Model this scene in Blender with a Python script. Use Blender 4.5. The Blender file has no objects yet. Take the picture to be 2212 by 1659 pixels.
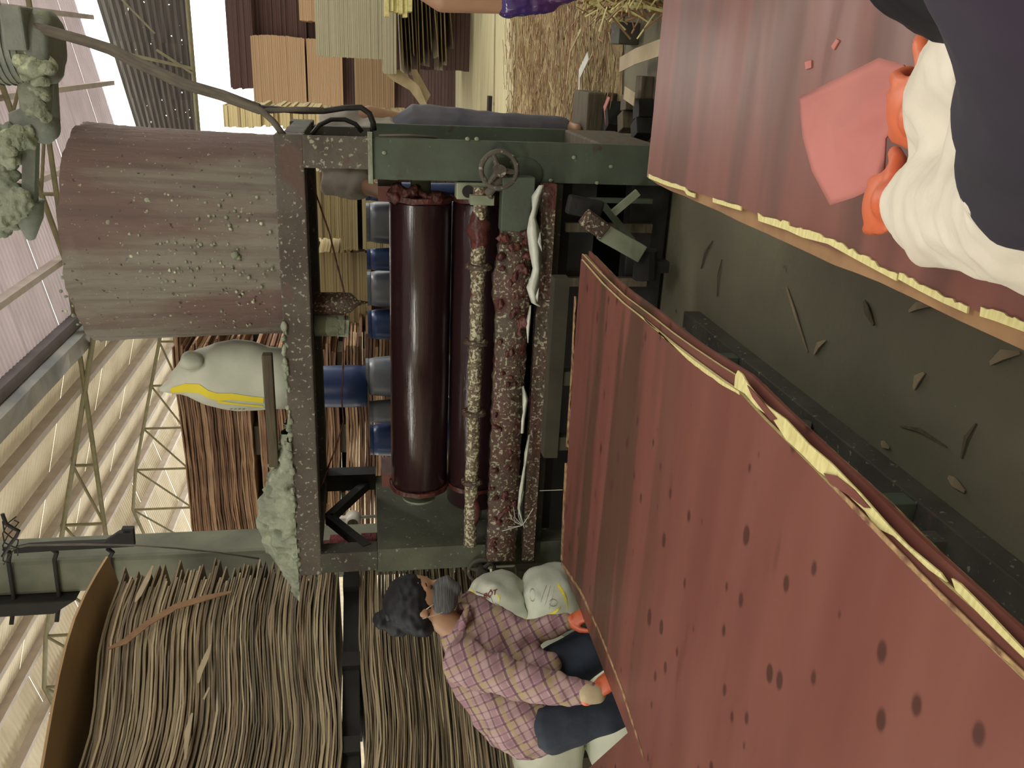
import bpy, bmesh, math, random
from mathutils import Vector, Matrix, noise
random.seed(7)
S = bpy.context.scene
COL = S.collection
PI = math.pi
# ------------------------------------------------------------------ camera, world, light, exposure
FPX, TH, PT, RL, H = 1850.0, math.radians(21.2), math.radians(9.5), math.radians(1.0), 1.38
CF = Vector((-math.sin(TH)*math.cos(PT), math.cos(TH)*math.cos(PT), -math.sin(PT)))
R0 = Vector((math.cos(TH), math.sin(TH), 0)); U0 = R0.cross(CF)
CR = math.cos(RL)*R0 - math.sin(RL)*U0
CU = math.sin(RL)*R0 + math.cos(RL)*U0
CP = Vector((0, 0, H))
cam = bpy.data.cameras.new('camera'); camo = bpy.data.objects.new('camera', cam); COL.objects.link(camo)
cam.sensor_width = 36; cam.lens = FPX/2212*36; cam.clip_start = 0.02; cam.clip_end = 200
X, Y, Z = -CU, CR, -CF          # the phone was held upright, its picture lies on its side
camo.matrix_world = Matrix(((X.x, Y.x, Z.x, CP.x), (X.y, Y.y, Z.y, CP.y), (X.z, Y.z, Z.z, CP.z), (0, 0, 0, 1)))
S.camera = camo
w = bpy.data.worlds.new('world'); S.world = w; w.use_nodes = True
bg = w.node_tree.nodes['Background']; bg.inputs[0].default_value = (1.0, 0.99, 0.93, 1); bg.inputs[1].default_value = 3.4
S.view_settings.view_transform = 'Standard'; S.view_settings.look = 'None'
S.view_settings.exposure = 0.12; S.view_settings.gamma = 1.0; S.view_settings.use_curve_mapping = False

def area_lamp(name, loc, rot, sx, sy, power, col=(1, .97, .9)):
    l = bpy.data.lights.new(name, 'AREA'); l.shape = 'RECTANGLE'; l.size = sx; l.size_y = sy; l.energy = power; l.color = col
    o = bpy.data.objects.new(name, l); o.location = loc; o.rotation_euler = rot; COL.objects.link(o); return o
# tube lamp read off the roller highlight; the others are unseen, added as fill
area_lamp('tube_lamp', (-2.15, -1.0, 3.4), (math.radians(35), 0, 0), 1.6, .05, 45, (1, .97, .88))
area_lamp('fill_lamp', (1.6, .2, 4.3), (0, math.radians(15), 0), 2.4, .4, 70, (1, .97, .88))
area_lamp('fill_lamp', (-4.6, .2, 4.2), (0, math.radians(-10), 0), 2.4, .4, 60, (1, .97, .88))
area_lamp('fill_lamp', (-6.5, 9.5, 3.6), (0, 0, 0), 3.0, .5, 130, (1, .93, .8))
area_lamp('fill_lamp', (0.5, 7.6, 4.4), (0, 0, 0), 2.0, .4, 110, (1, .95, .84))

# ------------------------------------------------------------------ helpers
def ray(x, y):
    return CF + (1659-y-829.5)/FPX*CR - (x-1106)/FPX*CU
def at(x, y, ax, c):
    """world point on the plane axis ax = c that the pixel (x, y) looks at"""
    d = ray(x, y); t = (c-CP[ax])/d[ax]; return CP + d*t
def L(c):
    r = [((v/255+.055)/1.055)**2.4 if v/255 > .04045 else v/255/12.92 for v in c]; return (r[0], r[1], r[2], 1)
WP = {}
def link(o, parent=None, wloc=None):
    COL.objects.link(o)
    wloc = Vector(wloc if wloc is not None else (0, 0, 0)); WP[o.name] = wloc
    if parent is not None:
        o.parent = parent; o.location = wloc - WP[parent.name]
    else: o.location = wloc
    return o
def tag(o, label=None, cat=None, group=None, kind=None):
    if label: o['label'] = label
    if cat: o['category'] = cat
    if group: o['group'] = group
    if kind: o['kind'] = kind
    return o
def thing(name, label, cat, loc, group=None, kind=None):
    o = bpy.data.objects.new(name, None); o.empty_display_size = .1; link(o, None, loc)
    return tag(o, label, cat, group, kind)
class MB:
    def __init__(s): s.v = []; s.f = []; s.m = []
    def add(s, vs, fs, mi=0):
        n = len(s.v); s.v += [Vector(p) for p in vs]; s.f += [tuple(i+n for i in f) for f in fs]; s.m += [mi]*len(fs); return s
    def box(s, a, b, mi=0, M=None):
        x0, y0, z0 = a; x1, y1, z1 = b
        vs = [Vector(p) for p in ((x0,y0,z0),(x1,y0,z0),(x1,y1,z0),(x0,y1,z0),(x0,y0,z1),(x1,y0,z1),(x1,y1,z1),(x0,y1,z1))]
        if M: vs = [M @ p for p in vs]
        return s.add(vs, [(3,2,1,0),(4,5,6,7),(0,1,5,4),(1,2,6,5),(2,3,7,6),(3,0,4,7)], mi)
    def tube(s, pts, r, n=12, mi=0, cap=True):
        pts = [Vector(p) for p in pts]; rs = r if isinstance(r, (list, tuple)) else [r]*len(pts)
        vs = []; fs = []; up = None
        for i, p in enumerate(pts):
            d = (pts[min(i+1, len(pts)-1)] - pts[max(i-1, 0)])
            if d.length < 1e-9: d = Vector((0,0,1))
            d.normalize()
            if up is None: up = Vector((0,0,1)) if abs(d.z) < .9 else Vector((1,0,0))
            a = d.cross(up); a.normalize(); b = a.cross(d); up = b
            for k in range(n):
                t = 2*PI*k/n; vs.append(p + (a*math.cos(t)+b*math.sin(t))*rs[i])
        for i in range(len(pts)-1):
            for k in range(n): fs.append((i*n+k, i*n+(k+1) % n, (i+1)*n+(k+1) % n, (i+1)*n+k))
        if cap: fs.append(tuple(range(n-1, -1, -1))); fs.append(tuple(range((len(pts)-1)*n, len(pts)*n)))
        return s.add(vs, fs, mi)
    def bar(s, a, b, w, h, up=(0,0,1), mi=0):
        a = Vector(a); b = Vector(b); d = (b-a).normalized(); up = Vector(up)
        if abs(d.dot(up)) > .95: up = Vector((0,1,0))
        x = d.cross(up).normalized(); u = x.cross(d)
        vs = [p + x*(w/2*i) + u*(h/2*j) for p in (a, b) for i, j in ((-1,-1),(1,-1),(1,1),(-1,1))]
        return s.add(vs, [(3,2,1,0),(4,5,6,7),(0,1,5,4),(1,2,6,5),(2,3,7,6),(3,0,4,7)], mi)
    def plate(s, poly, z0, z1, mt=0, ms=0):
        n = len(poly); ar = sum(poly[i][0]*poly[(i+1) % n][1]-poly[(i+1) % n][0]*poly[i][1] for i in range(n))
        if ar < 0: poly = poly[::-1]
        vs = [(p[0], p[1], z0) for p in poly]+[(p[0], p[1], z1) for p in poly]
        s.add(vs, [tuple(range(n-1, -1, -1)), tuple(range(n, 2*n))], mt)
        k = len(s.v)-2*n
        for i in range(n):
            j = (i+1) % n; s.f.append((k+i, k+j, k+n+j, k+n+i)); s.m.append(ms)
        return s
    def ell(s, c, r, seg=16, ring=10, M=None, mi=0):
        c = Vector(c); vs = [Vector((0,0,1))]; fs = []
        for i in range(1, ring):
            for k in range(seg):
                a = PI*i/ring; b = 2*PI*k/seg; vs.append(Vector((math.sin(a)*math.cos(b), math.sin(a)*math.sin(b), math.cos(a))))
        vs.append(Vector((0,0,-1)))
        vs = [Vector((p.x*r[0], p.y*r[1], p.z*r[2])) for p in vs]
        if M: vs = [M @ p for p in vs]
        vs = [p+c for p in vs]
        for k in range(seg): fs.append((0, 1+k, 1+(k+1) % seg))
        for i in range(ring-2):
            for k in range(seg): fs.append((1+i*seg+k, 1+(i+1)*seg+k, 1+(i+1)*seg+(k+1) % seg, 1+i*seg+(k+1) % seg))
        e = len(vs)-1; q = 1+(ring-2)*seg
        for k in range(seg): fs.append((e, q+(k+1) % seg, q+k))
        return s.add(vs, fs, mi)
    def limb(s, pts, rs, n=14):
        """rounded, tapered closed limb"""
        pts = [Vector(p) for p in pts]; P = []; R = []
        d0 = (pts[0]-pts[1]).normalized(); d1 = (pts[-1]-pts[-2]).normalized()
        for k in (80, 50, 25): a = math.radians(k); P.append(pts[0]+d0*rs[0]*math.sin(a)); R.append(rs[0]*math.cos(a))
        P += pts; R += list(rs)
        for k in (25, 50, 80): a = math.radians(k); P.append(pts[-1]+d1*rs[-1]*math.sin(a)); R.append(rs[-1]*math.cos(a))
        return s.tube(P, R, n)
    def wob(s, amp, sc, seed=0, f=None):
        for p in s.v:
            q = p*sc+Vector((seed, seed*.7, 0)); d = noise.noise_vector(q)*amp
            if f: d = d*f(p)
            p += d
        return s
    def build(s, name, mats, parent=None, smooth=False, bevel=0, centre=True, sub=0):
        me = bpy.data.meshes.new(name)
        c = Vector((0,0,0))
        if centre and s.v:
            lo = Vector([min(p[i] for p in s.v) for i in range(3)]); hi = Vector([max(p[i] for p in s.v) for i in range(3)])
            c = (lo+hi)/2
            if parent is None: c.z = lo.z
        me.from_pydata([tuple(p-c) for p in s.v], [], s.f)
        mats = mats if isinstance(mats, (list, tuple)) else [mats]
        for m in mats: me.materials.append(m)
        if len(mats) > 1: me.polygons.foreach_set('material_index', s.m)
        if smooth: me.polygons.foreach_set('use_smooth', [True]*len(me.polygons))
        me.update()
        o = bpy.data.objects.new(name, me); link(o, parent, c)
        if bevel:
            b = o.modifiers.new('bevel', 'BEVEL'); b.width = bevel; b.segments = 2; b.limit_method = 'ANGLE'
        if sub:
            b = o.modifiers.new('sub', 'SUBSURF'); b.levels = sub; b.render_levels = sub
        return o
def union(mb, name, mat, parent, vox=.008, smooth_it=6, wrinkle=0, wsc=14, seed=0, fn=None):
    """one continuous surface: voxel union of closed pieces, smoothed"""
    o = mb.build('tmp', mat, None, centre=False); COL.objects.unlink(o)
    sc = bpy.data.scenes.new('tmp_scene'); sc.collection.objects.link(o)
    r = o.modifiers.new('r', 'REMESH'); r.mode = 'VOXEL'; r.voxel_size = vox; r.use_smooth_shade = True
    if smooth_it: q = o.modifiers.new('s', 'SMOOTH'); q.iterations = smooth_it; q.factor = .5
    with bpy.context.temp_override(scene=sc, view_layer=sc.view_layers[0]):
        dg = bpy.context.evaluated_depsgraph_get(); me = bpy.data.meshes.new_from_object(o.evaluated_get(dg))
    bpy.data.objects.remove(o); bpy.data.scenes.remove(sc)
    if wrinkle or fn:
        nrm = [v.normal.copy() for v in me.vertices]
        for v, nv in zip(me.vertices, nrm):
            p = v.co.copy()
            if wrinkle:
                k = noise.noise(Vector((p.x*wsc+seed, p.y*wsc, p.z*wsc*1.6)))+.5*noise.noise(Vector((p.x*wsc*2.3, p.y*wsc*2.3+seed, p.z*wsc*2)))
                v.co = p+nv*wrinkle*k
            if fn: v.co = fn(v.co)
    me.name = name; me.materials.clear(); me.materials.append(mat)
    me.polygons.foreach_set('use_smooth', [True]*len(me.polygons))
    vs = [v.co for v in me.vertices]
    c = sum(vs, Vector())/max(1, len(vs)); me.transform(Matrix.Translation(-c)); me.update()
    o = bpy.data.objects.new(name, me); link(o, parent, c); return o

# ------------------------------------------------------------------ materials
def mat(name, c1, c2=None, scale=4, stretch=(1,1,1), rough=.7, rough2=None, bump=.0, bscale=None, spots=None, metal=0,
        lo=.35, hi=.65, detail=5, spec=.5, streak=None, vor=None, coat=0, trans=None, world=False, spots2=None, sub=0, transl=0):
    """noise mix of c1/c2; spots=(colour, scale, threshold, stretch); streak=(colour, scale, stretch, lo, hi); vor knots"""
    m = bpy.data.materials.new(name); m.use_nodes = True; nt = m.node_tree; N = nt.nodes; K = nt.links
    b = N['Principled BSDF']; b.inputs['Roughness'].default_value = rough; b.inputs['Metallic'].default_value = metal
    b.inputs['Specular IOR Level'].default_value = spec
    if coat: b.inputs['Coat Weight'].default_value = coat; b.inputs['Coat Roughness'].default_value = .12
    if sub: b.inputs['Subsurface Weight'].default_value = sub; b.inputs['Subsurface Scale'].default_value = .01
    tc = N.new('ShaderNodeTexCoord'); src = tc.outputs['Object']
    if world:
        g = N.new('ShaderNodeNewGeometry'); src = g.outputs['Position']
    def nz(sc, st, det=detail, typ='n', off=0):
        mp = N.new('ShaderNodeMapping'); mp.inputs['Scale'].default_value = st; mp.inputs['Location'].default_value = (off, off*.6, off*.3); K.new(src, mp.inputs[0])
        if typ == 'n':
            t = N.new('ShaderNodeTexNoise'); t.inputs['Scale'].default_value = sc; t.inputs['Detail'].default_value = det; K.new(mp.outputs[0], t.inputs[0]); return t.outputs[0]
        t = N.new('ShaderNodeTexVoronoi'); t.voronoi_dimensions = '2D'; t.inputs['Scale'].default_value = sc; K.new(mp.outputs[0], t.inputs[0]); return t.outputs['Distance']
    def ramp(f, a, z, inv=False):
        r = N.new('ShaderNodeMapRange'); r.inputs['From Min'].default_value = a; r.inputs['From Max'].default_value = z
        if inv: r.inputs['To Min'].default_value = 1; r.inputs['To Max'].default_value = 0
        K.new(f, r.inputs[0]); return r.outputs[0]
    def mix(f, a, bb):
        x = N.new('ShaderNodeMix'); x.data_type = 'RGBA'; K.new(f, x.inputs[0])
        for v, i in ((a, 6), (bb, 7)):
            if isinstance(v, tuple): x.inputs[i].default_value = v
            else: K.new(v, x.inputs[i])
        return x.outputs[2]
    col = L(c1)
    base = nz(scale, stretch)
    if c2 is not None: col = mix(ramp(base, lo, hi), L(c1), L(c2))
    if streak:
        sf = ramp(nz(streak[1], streak[2], 3, off=3.3), streak[3], streak[4])
        if len(streak) > 5:      # bands lie toward one end of the board
            sx = N.new('ShaderNodeSeparateXYZ'); K.new(src, sx.inputs[0]); mm = N.new('ShaderNodeMath'); mm.operation = 'MULTIPLY'; K.new(sf, mm.inputs[0]); K.new(ramp(sx.outputs[1], streak[5], streak[6]), mm.inputs[1]); sf = mm.outputs[0]
        col = mix(sf, col, L(streak[0]))
    if spots:
        col = mix(ramp(nz(spots[1], spots[3] if len(spots) > 3 else (1,1,1), 4, off=7.1), spots[2], spots[2]+.06), col, L(spots[0]))
    if spots2:
        col = mix(ramp(nz(spots2[1], spots2[3] if len(spots2) > 3 else (1,1,1), 4, off=11.7), spots2[2], spots2[2]+.06), col, L(spots2[0]))
    if vor:
        ad = N.new('ShaderNodeMath'); ad.operation = 'MULTIPLY_ADD'; ad.inputs[1].default_value = .42; K.new(nz(3.3, (1,1,1), 2, off=4.4), ad.inputs[0]); K.new(nz(vor[1], vor[2], typ='v', off=2.2), ad.inputs[2])
        col = mix(ramp(ad.outputs[0], vor[3]*.45+.19, vor[3]+.19, True), col, L(vor[0]))
    if isinstance(col, tuple): b.inputs['Base Color'].default_value = col
    else: K.new(col, b.inputs['Base Color'])
    if rough2 is not None:
        r = N.new('ShaderNodeMapRange'); r.inputs['From Min'].default_value = .3; r.inputs['From Max'].default_value = .7
        r.inputs['To Min'].default_value = rough; r.inputs['To Max'].default_value = rough2
        K.new(nz(scale*1.7, stretch, off=5), r.inputs[0]); K.new(r.outputs[0], b.inputs['Roughness'])
    if bump:
        bp = N.new('ShaderNodeBump'); bp.inputs['Strength'].default_value = 1; bp.inputs['Distance'].default_value = bump
        K.new(nz(bscale or scale*3, stretch, 6, off=1.3), bp.inputs['Height']); K.new(bp.outputs[0], b.inputs['Normal'])
    if transl:     # daylight soaks through the thin sheet
        tb_ = N.new('ShaderNodeBsdfTranslucent'); mx = N.new('ShaderNodeMixShader'); mx.inputs[0].default_value = transl
        if isinstance(col, tuple): tb_.inputs[0].default_value = col
        else: K.new(col, tb_.inputs[0])
        K.new(b.outputs[0], mx.inputs[1]); K.new(tb_.outputs[0], mx.inputs[2]); K.new(mx.outputs[0], N['Material Output'].inputs[0])
    if trans:      # small real holes in the sheet
        mx = N.new('ShaderNodeMixShader'); tr = N.new('ShaderNodeBsdfTransparent')
        K.new(ramp(nz(trans[0], trans[1], 2, off=9), trans[2], trans[2]+.01), mx.inputs[0])
        K.new(b.outputs[0], mx.inputs[1]); K.new(tr.outputs[0], mx.inputs[2]); K.new(mx.outputs[0], N['Material Output'].inputs[0])
    return m
def plaid(name):
    m = bpy.data.materials.new(name); m.use_nodes = True; nt = m.node_tree; N = nt.nodes; K = nt.links; b = N['Principled BSDF']
    b.inputs['Roughness'].default_value = .9
    tc = N.new('ShaderNodeTexCoord'); mp = N.new('ShaderNodeMapping'); mp.inputs['Rotation'].default_value = (0, math.radians(32), math.radians(8)); K.new(tc.outputs['Object'], mp.inputs[0])
    sp = N.new('ShaderNodeSeparateXYZ'); K.new(mp.outputs[0], sp.inputs[0])
    def M(op, a, bb=None):
        n = N.new('ShaderNodeMath'); n.operation = op
        for v, i in ((a, 0), (bb, 1)):
            if v is None: continue
            if isinstance(v, (int, float)): n.inputs[i].default_value = v
            else: K.new(v, n.inputs[i])
        return n.outputs[0]
    cur = L((158, 132, 132))
    def mix(f, c):
        nonlocal cur
        x = N.new('ShaderNodeMix'); x.data_type = 'RGBA'; K.new(f, x.inputs[0])
        if isinstance(cur, tuple): x.inputs[6].default_value = cur
        else: K.new(cur, x.inputs[6])
        x.inputs[7].default_value = L(c); cur = x.outputs[2]
    xy = M('ADD', sp.outputs[0], M('MULTIPLY', sp.outputs[1], .8))
    for src, P, sh in ((xy, .11, 0), (sp.outputs[2], .11, .02)):
        f = M('FRACT', M('DIVIDE', M('ADD', src, 5+sh), P))
        for c, a, z, k in (((150, 136, 92), .0, .14, .6), ((84, 58, 74), .17, .25, .75), ((132, 100, 112), .3, .5, .55), ((84, 60, 72), .54, .60, .6), ((170, 146, 146), .62, .8, .4), ((92, 66, 76), .84, .89, .65)):
            mix(M('MULTIPLY', M('MULTIPLY', M('GREATER_THAN', f, a), M('LESS_THAN', f, z)), k), c)
    K.new(cur, b.inputs['Base Color']); return m
grime = (112, 112, 98)
MT = dict(
 floor=mat('concrete floor', (112,109,88), (92,90,74), 1.2, rough=.85, bump=.004, bscale=18, spots=((52,50,42), 9, .70), spots2=((128,126,108), 60, .72), world=True),
 roof_l=mat('tan roof sheet', (226,214,190), (212,198,172), 2, rough=.6, transl=.05),
 roof_r=mat('grey roof sheet', (206,192,194), (192,178,180), 2, rough=.5, transl=.14),
 gable=mat('dark old sheet', (96,90,82), (70,66,62), 3, (.4,1,9), rough=.8, trans=(16, (1,1,1.5), .745)),
 gable_l=mat('tan wall sheet', (214,204,180), (200,188,164), 2, rough=.7),
 purlin=mat('purlin steel', (206,194,184), (190,178,170), 5, rough=.6),
 truss=mat('truss paint', (138,132,100), (120,114,88), 8, rough=.6),
 gutter=mat('gutter zinc', (150,146,136), (96,96,96), 1.5, (1,1,1), rough=.4, metal=.3, bump=.004),
 concrete=mat('pillar concrete', (126,130,112), (98,102,90), 3, rough=.9, bump=.006, bscale=14),
 green=mat('green machine paint', (78,90,76), (68,76,64), 5, rough=.55, rough2=.8, bump=.002, bscale=25, spots=((108,116,98), 60, .69), spots2=((72,60,48), 9, .67)),
 darkgreen=mat('dark grimed frame', (72,74,62), (60,55,50), 6, rough=.8, bump=.004, bscale=30, spots=((130,130,114), 50, .64), spots2=((80,62,54), 7, .64)),
 beam=mat('splashed frame', (92,88,78), (76,68,60), 6, rough=.8, bump=.004, bscale=50, spots=((150,150,134), 52, .60), spots2=((94,76,68), 5, .6)),
 dusty=mat('dusty green plate', (92,96,80), (74,78,66), 5, rough=.85, bump=.003, bscale=40, spots=((140,142,124), 45, .66)),
 black=mat('black grime and shade', (34,34,30), (24,23,21), 6, rough=.8, bump=.004),  # black and grimed parts, also the shade painted into machine openings
 roller=mat('wet glue roller', (46,28,30), (40,25,27), 3, (.4,6,6), rough=.10, rough2=.16, coat=.3, spec=.5, bump=.0008, bscale=40),
 glue=mat('set red glue', (92,46,40), (66,36,32), 18, rough=.3, rough2=.6, bump=.012, bscale=26, spots=((168,120,104), 40, .72)),
 crustbar=mat('glue crusted bar', (84,52,44), (76,66,54), 5, rough=.6, bump=.008, bscale=55, spots=((158,156,132), 75, .56, (1,1,1)), spots2=((78,36,32), 5, .56)),
 rod=mat('speckled rod', (86,66,52), (116,106,84), 30, rough=.6, bump=.006, bscale=70, spots=((184,184,156), 75, .50), spots2=((96,36,32), 5, .6)),
 shaft=mat('pale shaft', (150,158,134), (120,128,108), 8, rough=.5),
 drum=mat('glue caked drum', (130,126,114), (112,92,86), 2.2, (1.2,1.2,.3), rough=.8, bump=.010, bscale=34, lo=.44, hi=.54, streak=((96,82,76), 22, (1,1,.05), .46, .8), spots=((164,160,144), 60, .66), spots2=((66,56,54), 44, .66)),
 crust=mat('pale flour crust', (164,170,146), (128,136,116), 14, rough=.95, bump=.03, bscale=22, spots=((196,204,172), 9, .55)),
 crustdark=mat('grey green crust', (158,166,146), (130,138,120), 9, rough=.95, bump=.02, bscale=22, spots=((170,176,156), 14, .62)),
 motor=mat('dusty hazed motor', (140,146,136), (122,128,120), 8, rough=.9, bump=.008, spots=((140,146,126), 12, .6)),  # dusty casing, its colour lightened further to carry the haze
 sack=mat('white woven sack', (208,212,196), (190,196,180), 4, rough=.6, bump=.004, bscale=10),
 yellow=mat('yellow print', (236,220,60), rough=.6), 
 ink=mat('grey print', (120,112,104), rough=.7), red_ink=mat('brown red print', (150,72,66), rough=.7),
 wood=mat('old batten', (92,84,66), (72,64,50), 5, (1,8,8), rough=.85, bump=.003),
 red=mat('red filmed plywood', (114,71,62), (106,62,55), 2.0, (.5,3,3), rough=.34, rough2=.5, spec=.45, streak=((82,57,45), 1.9, (.22,3.2,1), .46, .54, .1, .5), spots=((98,56,48), 7, .66, (.35,1.6,1)), vor=((72,42,36), 5.5, (1,1.7,1), .10)),
 red_plain=mat('plain red filmed plywood', (114,71,62), (106,62,55), 2.0, (.5,3,3), rough=.34, rough2=.5, spec=.45, streak=((92,58,50), 1.9, (.22,3.2,1), .50, .60), spots=((98,56,48), 7, .66, (.35,1.6,1))),
 cream=mat('bare pale veneer', (206,200,142), (186,176,118), 30, (1,4,1), rough=.7),
 ply_edge=mat('plywood edge', (168,140,98), (96,62,46), 40, (1,1,8), rough=.8),
 brown=mat('brown core veneer', (140,108,74), (122,90,60), 14, (1,1,1), rough=.7),
 skin=mat('skin', (160,126,98), (148,114,88), 6, rough=.55),
 hair=mat('black hair', (24,26,32), (14,15,19), 30, (1,1,.3), rough=.6, spec=.3, bump=.001, bscale=60),
 mask=mat('grey knit mask', (96,98,100), (66,68,70), 60, (.3,.3,3), rough=.9, bump=.004, bscale=80),
 jeans=mat('navy trousers', (40,50,64), (30,38,50), 12, rough=.85, bump=.002),
 grey_cloth=mat('grey shirt cloth', (168,164,154), (150,146,138), 6, rough=.9),
 grey_jean=mat('grey trousers', (104,104,112), (86,88,98), 6, rough=.9),
 orange=mat('orange rubber glove', (200,104,66), (186,88,58), 8, rough=.4),
 white_cloth=mat('white cotton', (206,200,184), (184,176,160), 5, rough=.95, bump=.006, bscale=12),
 pink=mat('pink cloth', (176,112,104), (166,102,96), 5, rough=.8),
 darkcloth=mat('dark violet cloth', (44,36,52), (30,28,38), 6, rough=.9),
 violet=mat('violet rubber glove', (58,48,110), (70,40,80), 5, rough=.12, coat=.6),
 blue=mat('blue plastic', (54,78,128), (44,64,110), 2, rough=.35),
 greyblue=mat('grey blue plastic', (140,146,152), (110,118,130), 4, rough=.35),
 tan=mat('tan veneer bundle', (204,174,138), (188,156,120), 3, (.2,.2,26), rough=.8),
 pale=mat('pale veneer bundle', (190,176,132), (172,156,112), 3, (.2,.2,22), rough=.8, streak=((150,132,96), 4, (.1,.1,6), .55, .6)),
 greypale=mat('grey green veneer bundle', (170,166,142), (156,152,128), 3, (.2,.2,20), rough=.8),
 dkbrown=mat('dark brown veneer bundle', (104,82,78), (86,66,64), 3, (.3,.3,24), rough=.85),
 board=mat('pale floor board', (188,182,146), (170,162,128), 3, (.3,5,1), rough=.8, streak=((140,130,98), 6, (.2,6,1), .62, .68)),
 straw=mat('bark and straw', (160,146,104), (128,108,76), 9, rough=.95, bump=.02, bscale=26, spots=((104,76,58), 11, .6)),
 straw2=mat('straw strip', (184,172,130), (146,124,92), 12, rough=.9),
 cable=mat('dusty cable', (104,98,86), (84,78,70), 10, rough=.8), blackrub=mat('black cable', (30,30,28), rough=.6),
 film=mat('plastic film', (214,218,204), (186,190,180), 8, rough=.3, bump=.006, bscale=20),
 redbrown0=mat('red brown veneer', (156,122,94), (134,102,78), 9, (1,1,3), rough=.9, spots=((196,160,120), 20, .66)),
 redbrown1=mat('brown veneer edge', (124,94,74), (104,78,60), 9, (1,1,3), rough=.9),
 redbrown2=mat('light brown veneer edge', (182,150,118), (158,126,98), 9, (1,1,3), rough=.9),
 core0=mat('weathered veneer', (146,132,106), (120,108,88), 5, (1,1,2), rough=.9),
 core1=mat('dark weathered veneer', (108,98,80), (88,80,66), 5, (1,1,2), rough=.9),
 core2=mat('light weathered veneer', (178,164,134), (152,138,112), 5, (1,1,2), rough=.9),
 core3=mat('umber weathered veneer', (126,108,86), (102,88,70), 5, (1,1,2), rough=.9),
 rest=mat('rest timber', (62,58,44), (48,44,34), 5, rough=.9),
 magenta=mat('magenta drink', (200,70,100), rough=.15, coat=.3), brush=mat('red roller', (110,34,40), (70,26,30), 20, rough=.7, bump=.01),
 plaid=plaid('pink plaid shirt'), white=mat('white plastic', (226,224,214), rough=.4),
)

# ------------------------------------------------------------------ structure: floor and roof
f = MB(); n = 40
for j in range(n+1):
    for i in range(n+1): f.v.append(Vector((-12+24*i/n, -3+27*j/n, 0)))
for j in range(n):
    for i in range(n): f.f.append((j*(n+1)+i, j*(n+1)+i+1, (j+1)*(n+1)+i+1, (j+1)*(n+1)+i)); f.m.append(0)
tag(f.build('floor', MT['floor'], centre=False), kind='structure')
XV, ZV, XR = -3.57, 5.0, -8.8
def zl(x): return ZV+.265*(XV-x)
def zr(x): return ZV+.2*(x-XV)
ZR = zl(XR)
def zf_(x): return ZR-.265*(XR-x)
ceil = thing('ceiling', None, None, (0, 8, 5), kind='structure')
def corr(x0, x1, zfun, y0, y1, m, name='roof_panel', pitch=.1, amp=.018, pw=1.02):
    y = y0
    while y < y1-.01:
        e = min(y+pw, y1); b = MB(); ys = []; t = y
        while t < e-1e-6: ys += [(t, 0), (t+pitch*.35, 0), (t+pitch*.5, amp), (t+pitch*.85, amp)]; t += pitch
        ys.append((e, 0)); up = .004 if int((y-y0)/pw) % 2 else 0
        for yy, h in ys:
            b.v.append(Vector((x0, min(yy, e), zfun(x0)+h+up))); b.v.append(Vector((x1, min(yy, e), zfun(x1)+h+up)))
        for i in range(len(ys)-1): b.f.append((2*i, 2*i+1, 2*i+3, 2*i+2)); b.m.append(0)
        b.build(name, m, ceil); y = e
corr(XV, XR, zl, -2.6, 22.2, MT['roof_l'])
corr(XR, -14, zf_, 2, 22.2, MT['roof_l'])
corr(XV, 5.5, zr, -2.6, 15.6, MT['roof_r'])
for x in (-4.26, -5.27, -6.28, -7.3, -8.3): MB().box((x-.04, -2, zl(x)-.14), (x+.04, 22.2, zl(x)-.01)).build('purlin', MT['purlin'], ceil)
for x in (-9.3, -10.4, -11.5, -12.6): MB().box((x-.04, 2, zf_(x)-.14), (x+.04, 22.2, zf_(x)-.01)).build('purlin', MT['purlin'], ceil)
for x in (-2.6, -1.65, -.69, .3, 1.3, 2.3, 3.3, 4.3): MB().box((x-.035, -2, zr(x)-.13), (x+.035, 15.9, zr(x)-.01)).build('purlin', MT['purlin'], ceil)
g = MB()
prof = [(-.20, .05), (-.12, -.06), (.10, -.06), (.16, .05)]
for i in range(60):
    yy = -2+24.2*i/59
    for a, b_ in prof: g.v.append(Vector((XV+a, yy, ZV+b_-.06+.01*noise.noise(Vector((yy*2, a*9, 1))))))
for i in range(59):
    for k in range(3): g.f.append((i*4+k, i*4+k+1, i*4+k+5, i*4+k+4)); g.m.append(0)
tag(g.build('trim_1', MT['gutter'], smooth=False), kind='structure')
MB().box((XV+.17, -2.6, ZV-.05), (XV+.30, 22, ZV+.07)).build('valley_beam', mat('valley beam', (120,112,116), (104,98,102), 3, rough=.7), ceil)
def truss(y, x0, x1, zup, label, n0=0):
    t = thing('roof_truss', label, 'roof truss', ((x0+x1)/2, y, ZV))
    st = .9*(1 if x1 > x0 else -1); xs = []; x = x0
    while (x-x1)*st < 0: xs.append(x); x += st
    xs.append(x1)
    MB().tube([(x0, y, ZV+.02), (x1, y, ZV+.02)], .032, 8).build('bottom_chord', MT['truss'], t)
    pk = [(x, y, zup(x)-.17) for x in xs]
    for a, b_ in zip(pk[:-1], pk[1:]): pass
    MB().tube(pk, .034, 8).build('top_chord', MT['truss'], t)
    for k, x in enumerate(xs):
        if zup(x)-.17-ZV < .08: continue
        MB().tube([(x, y, ZV+.02), (x, y, zup(x)-.17)], .024, 8).build('post', MT['truss'], t)
        if k < len(xs)-1: MB().tube([(x, y, zup(x)-.17), (xs[k+1], y, ZV+.02)], .02, 8).build('brace', MT['truss'], t)
zgab = lambda x: zl(x) if x > XR else zf_(x)
truss(11.1, XV, -14, zgab, 'nearest triangular steel roof truss under the tan roof left of the gutter')
truss(16.4, XV, -14, zgab, 'second triangular steel roof truss, above the white sack on the machine')
truss(21.3, XV, -14, zgab, 'farthest steel roof truss against the far gable above the red-brown stack')
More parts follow.
